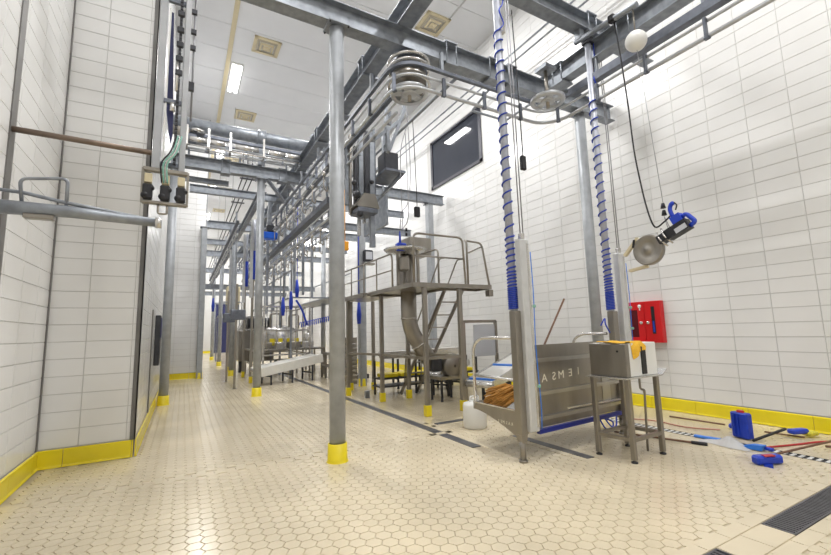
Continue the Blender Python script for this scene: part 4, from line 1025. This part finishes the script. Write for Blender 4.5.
for x in (2.1, 3.5): MB().b2(x-.06, x+.06, 18.5, 18.62, 0, .45).build('leg', DARK, t)
t = frame_rack('inspection_platform', 'grey raised inspection platform in the distance over the machines', 3.2, 5.4, 14.4, 19.8, 2.75, 'platform', 1, GALV, 3)
MB().b2(4.5, 5.4, 14.4, 19.8, 2.75, 2.80).build('deck', GALV, t)
for x in (3.2, 5.4): MB().bar((x, 14.4, 3.7), (x, 19.8, 3.7), .04, .04).build('handrail', GALV, t)
for y in (14.4, 16.2, 18, 19.8): MB().bar((3.2, y, 2.8), (3.2, y, 3.7), .04, .04).build('rail_post', GALV, t)
t = frame_rack('low_stand', 'low steel stand between the trough and the louvred cabinet', 4.25, 5.0, 13.4, 14.3, .8, 'stand', 2)
MB().b2(4.25, 5.0, 13.4, 14.3, .8, .84).build('top', STEEL, t); MB().cyl((4.35, 13.6, .98), (4.9, 13.6, .98), .14, 16).build('motor', DARK, t)
one(MB().b2(4.3, 5.3, 12.6, 13.1, .02, .16, bev=.01), 'floor_pallet', DARK, 'dark flat pallet on the floor behind the main drain', 'pallet')
# festoon hose bundle
t = thing('festoon_cable', 'blue coiled festoon hose hanging in the distance', 'hose', (3.994, 13.900, 1.884))
q0 = Vector((3.387, 13.900, 1.792)); q1 = Vector((4.485, 13.900, 2.015)); pts = []
for k in range(110):
    s_ = k/109; c_ = q0.lerp(q1, s_); pts.append(c_+Vector((0, math.cos(k*.9)*.09, math.sin(k*.9)*.09)))
MB().tube(pts, .014, 5).build('coil', BLUE, t); MB().tube(smooth_path([(3.248, 13.900, 2.625), (3.449, 13.900, 2.291), (3.620, 13.900, 1.788)], 5), .035, 8).build('drop_hose', BLUE, t)
MB().cyl(tuple(q0.lerp(q1, .3)), (q0.lerp(q1, .3).x, q0.y, 5.9), .01, 5).build('hanger', ROPE, t); MB().cyl(tuple(q0.lerp(q1, .9)), (q0.lerp(q1, .9).x, q0.y, 5.9), .01, 5).build('hanger', ROPE, t)
# ceiling hung blue hose tools beyond
bt = []
for i, (P0, lb) in enumerate((((2.829, 13.900, 2.356), 'blue hanging hose tool left of a pair, beyond the second column'), ((3.085, 13.900, 2.556), 'blue hanging hose tool right of a pair, beyond the second column'), ((3.277, 13.900, 2.961), 'blue hanging tool highest beyond the second column'),
                          ((1.119, 20.400, 2.836), 'small blue hose tool far down the corridor'), ((4.312, 10.930, 1.983), 'blue hose handle hanging on the column behind the walkway'))):
    t = thing('hose_tool', lb, 'tool', P0); x, y, z = P0
    MB().tube([(x, y, z-.25), (x, y, z+.0), (x, y, z+.35)], [.05, .07, .035], 10).build('grip', BLUE, t); MB().cyl((x, y, z+.3), (x, y, 5.9 if y < 14 and y > 11 else 5.62), .014, 6).build('hose', BLUE if i in (2, 4) else ROPE, t)
# corridor hose poles (blue coils) left of second column
def small_pole(x, y, label, z0=.0, zb=3.2, top=5.3):
    t = thing('corridor_hose_pole', label, 'hoist pole', (x, y, 0))
    MB().b2(x-.035, x+.035, y-.05, y+.05, .14, zb-.6, bev=.005).build('lower_post', STEEL, t)
    MB().b2(x-.10, x+.0, y-.06, y-.0, zb-1.2, top, bev=.01).build('guide_post', ALU, t)
    MB().cyl((x+.03, y, zb-.6), (x+.03, y, top), .05, 12).build('pole', COILG, t)
    MB().cyl((x+.03, y, zb-.6), (x+.03, y, zb+.35), .075, 12).build('hose_coil', BLUE, t)
    MB().b2(x-.05, x+.05, y-.06, y+.06, 0, .2, bev=.006).build('foot_sock', YEL, t)
small_pole(1.92, 14.2, 'blue coiled hose pole just left of the second column', zb=3.9)
small_pole(1.95, 16.4, 'second blue coiled hose pole left of the second column', zb=3.9)
small_pole(1.75, 19.4, 'third blue coiled hose pole down the corridor', zb=3.8)
small_pole(2.1, 22.4, 'fourth blue coiled hose pole down the corridor', zb=3.8)
for x, y, lb in ((1.33, 13.0, 'thin steel post left of the hose poles, nearer'), (1.3, 15.2, 'thin steel post left of the hose poles, farther')):
    t = thing('thin_post', lb, 'post', (x, y, 0)); MB().b2(x-.03, x+.03, y-.03, y+.03, 0, 3.0).build('post', STEEL, t); MB().b2(x-.06, x+.06, y-.06, y+.06, 0, .015).build('foot', STEEL, t)
    MB().b2(x-.15, x+.25, y-.06, y+.06, 1.95, 2.25, bev=.02).build('control_box', GALVD, t)
t = frame_rack('corridor_stand', 'steel stand with beige box in front of the dark blue end door', 1.75, 3.0, 25.5, 27.5, 2.6, 'stand', 1, GALV, 1)
MB().b2(1.75, 3.0, 25.5, 27.5, 2.6, 2.7).build('shelf', GALV, t); MB().b2(2.1, 2.8, 25.6, 26.4, 3.3, 4.3, bev=.03).build('beige_box', CREAM, t); MB().tube(rounded([(1.8, 25.5, 2.7), (1.8, 25.5, 3.4), (2.9, 25.5, 3.4), (2.9, 25.5, 2.7)], .15), .03, 8).build('handrail', GALV, t)
MB().b2(2.1, 2.8, 26, 26.3, 2.7, 3.3).build('box_leg', GALV, t)
# blue crane trolley on far beam
t = thing('chain_hoist', 'bright blue hoist trolley box right of the second column, high up', 'hoist', (2.348, 13.900, 4.728))
q = Vector((2.348, 13.900, 4.728)); MB().box(tuple(q), (.5, .3, .22), bev=.02).build('trolley', mat('bright_blue_paint', (.01, .13, .75), .4), t); MB().box(tuple(q+Vector((.04, 0, .24))), (.24, .2, .24), bev=.03).build('motor', DARK, t)
MB().b2(q.x-.05, q.x+.05, q.y-.05, q.y+.05, q.z+.3, 5.9).build('hanger', GALV, t)
# hanging shackle hooks on the far rails
hk = None
for xx, zz, y0_, n_, dy, lb in ((2.75, 3.98, 9.4, 18, .75, 'the lower bracketed rail'), (3.9, 4.55, 12.6, 14, .8, 'the far right overhead rail'), (2.47, 4.88, 8.2, 16, .9, 'the long first overhead rail')):
    for k in range(n_):
        y = y0_+k*dy
        if hk is None:
            hk = thing('shackle_hook', 'x', 'hook', (xx, y, zz)); o_ = hk
            MB().tube(rounded([(xx, y, zz), (xx, y, zz-.35), (xx+.08, y, zz-.42), (xx+.08, y, zz-.3)], .04), .014, 6).build('hook', STEEL, hk); MB().cyl((xx-.03, y, zz-.02), (xx+.03, y, zz-.02), .05, 12).build('wheel', STEELL, hk)
        else: o_ = dup(hk, (xx, y, zz))
        o_['label'] = 'steel shackle hook hanging from '+lb; o_['group'] = 'hooks on '+lb
# vertical drop pipes, far right behind the near column
for i, (x, y, z0_, z1_) in enumerate(((3.3, 14.4, 2.9, 5.9), (3.75, 15, 2.9, 5.9), (4.3, 15.8, 2.9, 5.9), (4.9, 14.8, 2.9, 5.9), (2.9, 16, 2.4, 5.6), (3.5, 17, 2.9, 5.6), (2.5, 15.0, 2.2, 5.6))):
    one(MB().b2(x-.04, x+.04, y-.04, y+.04, z0_, z1_), 'drop_post', GALV, 'grey drop post over the far machines, '+['third','fourth','fifth','rightmost','second','sixth','leftmost'][i]+' of seven', 'post', 'drop posts over the far machines')

t = frame_rack('pipe_frame', 'bright thin steel frame around the round vat', 2.35, 3.9, 14.6, 17.4, 2.45, 'frame', 3, STEELL, 3)
for k in range(5): MB().cyl((2.45+.32*k, 14.6, .95), (2.45+.32*k, 14.6, 2.45), .018, 6).build('upright', STEELL, t)
for i, (x, y, r_, z0_, z1_, lb) in enumerate(((2.45, 14.9, .13, 1.0, 1.5, 'small upright steel tank on the worktable, leftmost'), (4.15, 15.4, .16, 1.0, 1.45, 'small upright steel tank on the worktable, right end'))):
    t = thing('steel_tank', lb, 'tank', (x, y+.4, z0_)); y += .4
    MB().lathe((x, y, z0_), [(.01, 0), (r_, 0), (r_, z1_-z0_), (r_*.6, z1_-z0_+.08), (.02, z1_-z0_+.1)], 20).build('vessel', STEELL, t); MB().cyl((x, y, z1_), (x, y, z1_+.3), .03, 8).build('outlet', STEEL, t)
t = thing('wall_box', 'small black box on the left corridor wall beside the column', 'box', (-.49, 10.1, 1.2)); MB().b2(-.49, -.40, 9.8, 10.3, .95, 1.95, bev=.01).build('body', DARK, t); MB().b2(-.40, -.39, 9.85, 10.25, 1.5, 1.9).build('cover', NAVY, t)

fixnormals()
